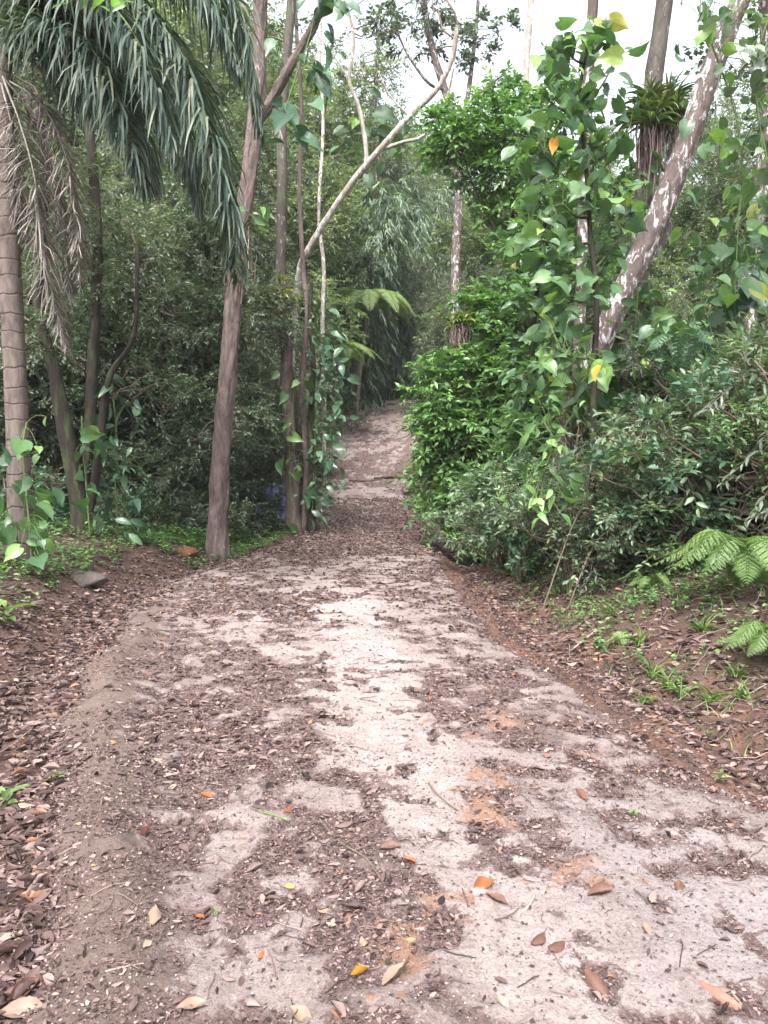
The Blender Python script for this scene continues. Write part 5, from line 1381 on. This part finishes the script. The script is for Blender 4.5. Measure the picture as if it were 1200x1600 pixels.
    sticks = [([(852, 1052), (880, 1028), (905, 1008), (935, 985)], .010, 'stick', 'pale bent stick lying on the red gutter bank at the right'),
              ([(670, 1228), (685, 1248), (715, 1272)], .006, 'twig', 'straight dark twig on the pale strip'),
              ([(405, 1277), (430, 1280), (452, 1286)], .007, 'stem_green', 'short greenish twig on the dark half of the track'),
              ([(500, 1285), (530, 1320), (570, 1350), (600, 1385)], .006, 'twig', 'forked dark twig running into the leaf heap near centre'),
              ([(810, 1435), (825, 1420), (835, 1402)], .006, 'stick', 'white splinter of wood beside the beige patch'),
              ([(165, 1530), (195, 1520), (225, 1510)], .003, 'stick', 'thin pale straw on the lower left of the track'),
              ([(545, 752), (575, 753), (600, 750)], .03, 'twig', 'mossy stick lying across the track at the culvert, left one'),
              ([(585, 751), (610, 748), (635, 749)], .05, 'bark_dark', 'dark log end lying across the track at the culvert, right one'),
              ([(840, 870), (900, 810), (945, 765)], .010, 'twig', 'bare stick leaning in the shrubs below the leaning trunk'),
              ([(885, 895), (930, 850), (975, 815)], .010, 'twig', 'second bare stick leaning lower on the right bank')]
    for i, (pp, r, m_, lb) in enumerate(sticks):
        if i >= 8:
            Y = 8.6; ws = [P(a, b, Y+.15*k) for k, (a, b) in enumerate(pp)]; ws[0][2] = Gf(ws[0][0], ws[0][1])
        else: ws = [on_ground(a, b) for a, b in pp]; ws = [np.array([q[0], q[1], float(surf(q[:1], q[1:2])[0])+r*.9]) for q in ws]
        mb = MB(); c = catmull(ws, 24); org = ws[0].copy()
        c[:, 2] += rng(i).normal(0, r*.15, 24); tubes(mb, c, np.linspace(r, r*.5, 24), 8, .5, .25, i)
        if i in (3, 0): 
            q = c[12]; e = q+np.array([.12, .05, .02]); tubes(mb, catmull([q, (q+e)/2, e], 8), np.linspace(r*.6, r*.3, 8), 6)
        tag(link('stick', mb.mesh('stick', M[m_], True, org), None, org), lb, 'stick', 'fallen sticks')
    # stones and mounds
    import bmesh
    for (px, py, sx, sy, sz, col, lb, nm) in ((625, 613, .45, .3, .16, (.40, .27, .22), 'pale flat rock at the very top of the track', 'rock'),
            (130, 908, .26, .16, .11, (.085, .07, .062), 'grey weathered stone half buried in the left bank', 'rock'),
            (285, 866, .26, .22, .12, (.17, .065, .038), 'small red clay mound at the end of the left shoulder', 'earth_mound'),
            (1045, 740, .001, .001, .001, (.3, .3, .3), None, '')):
        if lb is None: continue
        w = on_ground(px, py, 1.6, 60); mb = MB()
        n1, n2 = 20, 28; th = np.linspace(0, np.pi/2+.4, n1); ph = np.linspace(0, 2*np.pi, n2, endpoint=False)
        TH, PH = np.meshgrid(th, ph, indexing='ij')
        rr = 1+1.1*(fbm(np.cos(PH)*1.6+TH*1.4+px, np.sin(PH)*1.6+TH*.7, px, 4)-.5)
        V = np.stack([np.sin(TH)*np.cos(PH)*sx*rr, np.sin(TH)*np.sin(PH)*sy*rr, np.cos(TH)*sz*rr-.01], -1)
        idx = np.arange(n1*n2).reshape(n1, n2); nx = np.roll(idx, -1, 1)
        f = np.stack([idx[:-1], idx[1:], nx[1:], nx[:-1]], -1).reshape(-1, 4)
        mb.add(V.reshape(-1, 3)+w, f)
        mt = bark_mat('stone_surface', tuple(.55*x for x in col), tuple(1.1*x for x in col), tuple(1.3*x for x in col), .6, 9, 1, .9)
        tag(link(nm, mb.mesh(nm, mt, True, w), None, w), lb, 'rock' if nm == 'rock' else 'mound')
fallen()

def tarp():
    g = rng(950)
    c0 = P(424, 800, 19.35); w_, h_ = 1.15, 1.15
    u, v = np.meshgrid(np.linspace(-.5, .5, 60), np.linspace(0, 1, 50))
    n1 = fbm(u*5+3, v*4, 41, 5); n2 = np.abs(fbm(u*9+8, v*7, 42, 4)-.5)
    gz = Gf(c0[0], 19.35)
    X = c0[0]+u*w_*(.7+.3*v+.2*n1); Y = 19.35+.35*n1+.3*n2+v*.5; Z = c0[2]-.25+v*h_*.9*(.75+.5*n1*(.5+u))
    mb = MB(); grid_mesh(mb, X, Y, Z, (n1).ravel())
    m, n, l = new_mat('violet_sheet')
    p = n.new('ShaderNodeBsdfPrincipled'); tc = n.new('ShaderNodeTexCoord'); ns = noise(n, l, tc.outputs['Object'], 5, 6)
    rp = ramp(n, [(.3, (.2, .19, .42)), (.7, (.45, .43, .78))]); l.new(ns.outputs[0], rp.inputs[0]); l.new(rp.outputs[0], p.inputs[0]); p.inputs['Roughness'].default_value = .4
    o_ = n.new('ShaderNodeOutputMaterial'); l.new(p.outputs[0], o_.inputs[0])
    org = np.array([c0[0], 19.35, c0[2]-.25])
    o = link('plastic_sheet', mb.mesh('plastic_sheet', m, True, org), None, org)
    sm = o.modifiers.new('thick', 'SOLIDIFY'); sm.thickness = .006
    tag(o, 'crumpled violet-blue sheet behind the vine-wrapped trunks left of the track', 'plastic sheet')
tarp()

def haze():
    x0, x1, y0, y1, z0, z1 = -118, 118, -12, 238, -6, 34
    v = np.array([(x, y, z) for x in (x0, x1) for y in (y0, y1) for z in (z0, z1)], float)
    f = [(0, 1, 3, 2), (4, 6, 7, 5), (0, 4, 5, 1), (2, 3, 7, 6), (0, 2, 6, 4), (1, 5, 7, 3)]
    m, n, l = new_mat('haze_air'); p = n.new('ShaderNodeVolumePrincipled')
    p.inputs['Density'].default_value = HAZE; p.inputs['Color'].default_value = (.93, .96, 1, 1); p.inputs['Anisotropy'].default_value = .2
    o_ = n.new('ShaderNodeOutputMaterial'); l.new(p.outputs[0], o_.inputs['Volume'])
    mb = MB(); mb.add(v, np.array(f)); o = link('haze', mb.mesh('haze', m)); o['kind'] = 'stuff'
    tag(o, 'thin pale haze in the air between the trees', 'haze')
if HAZE > 0: haze()
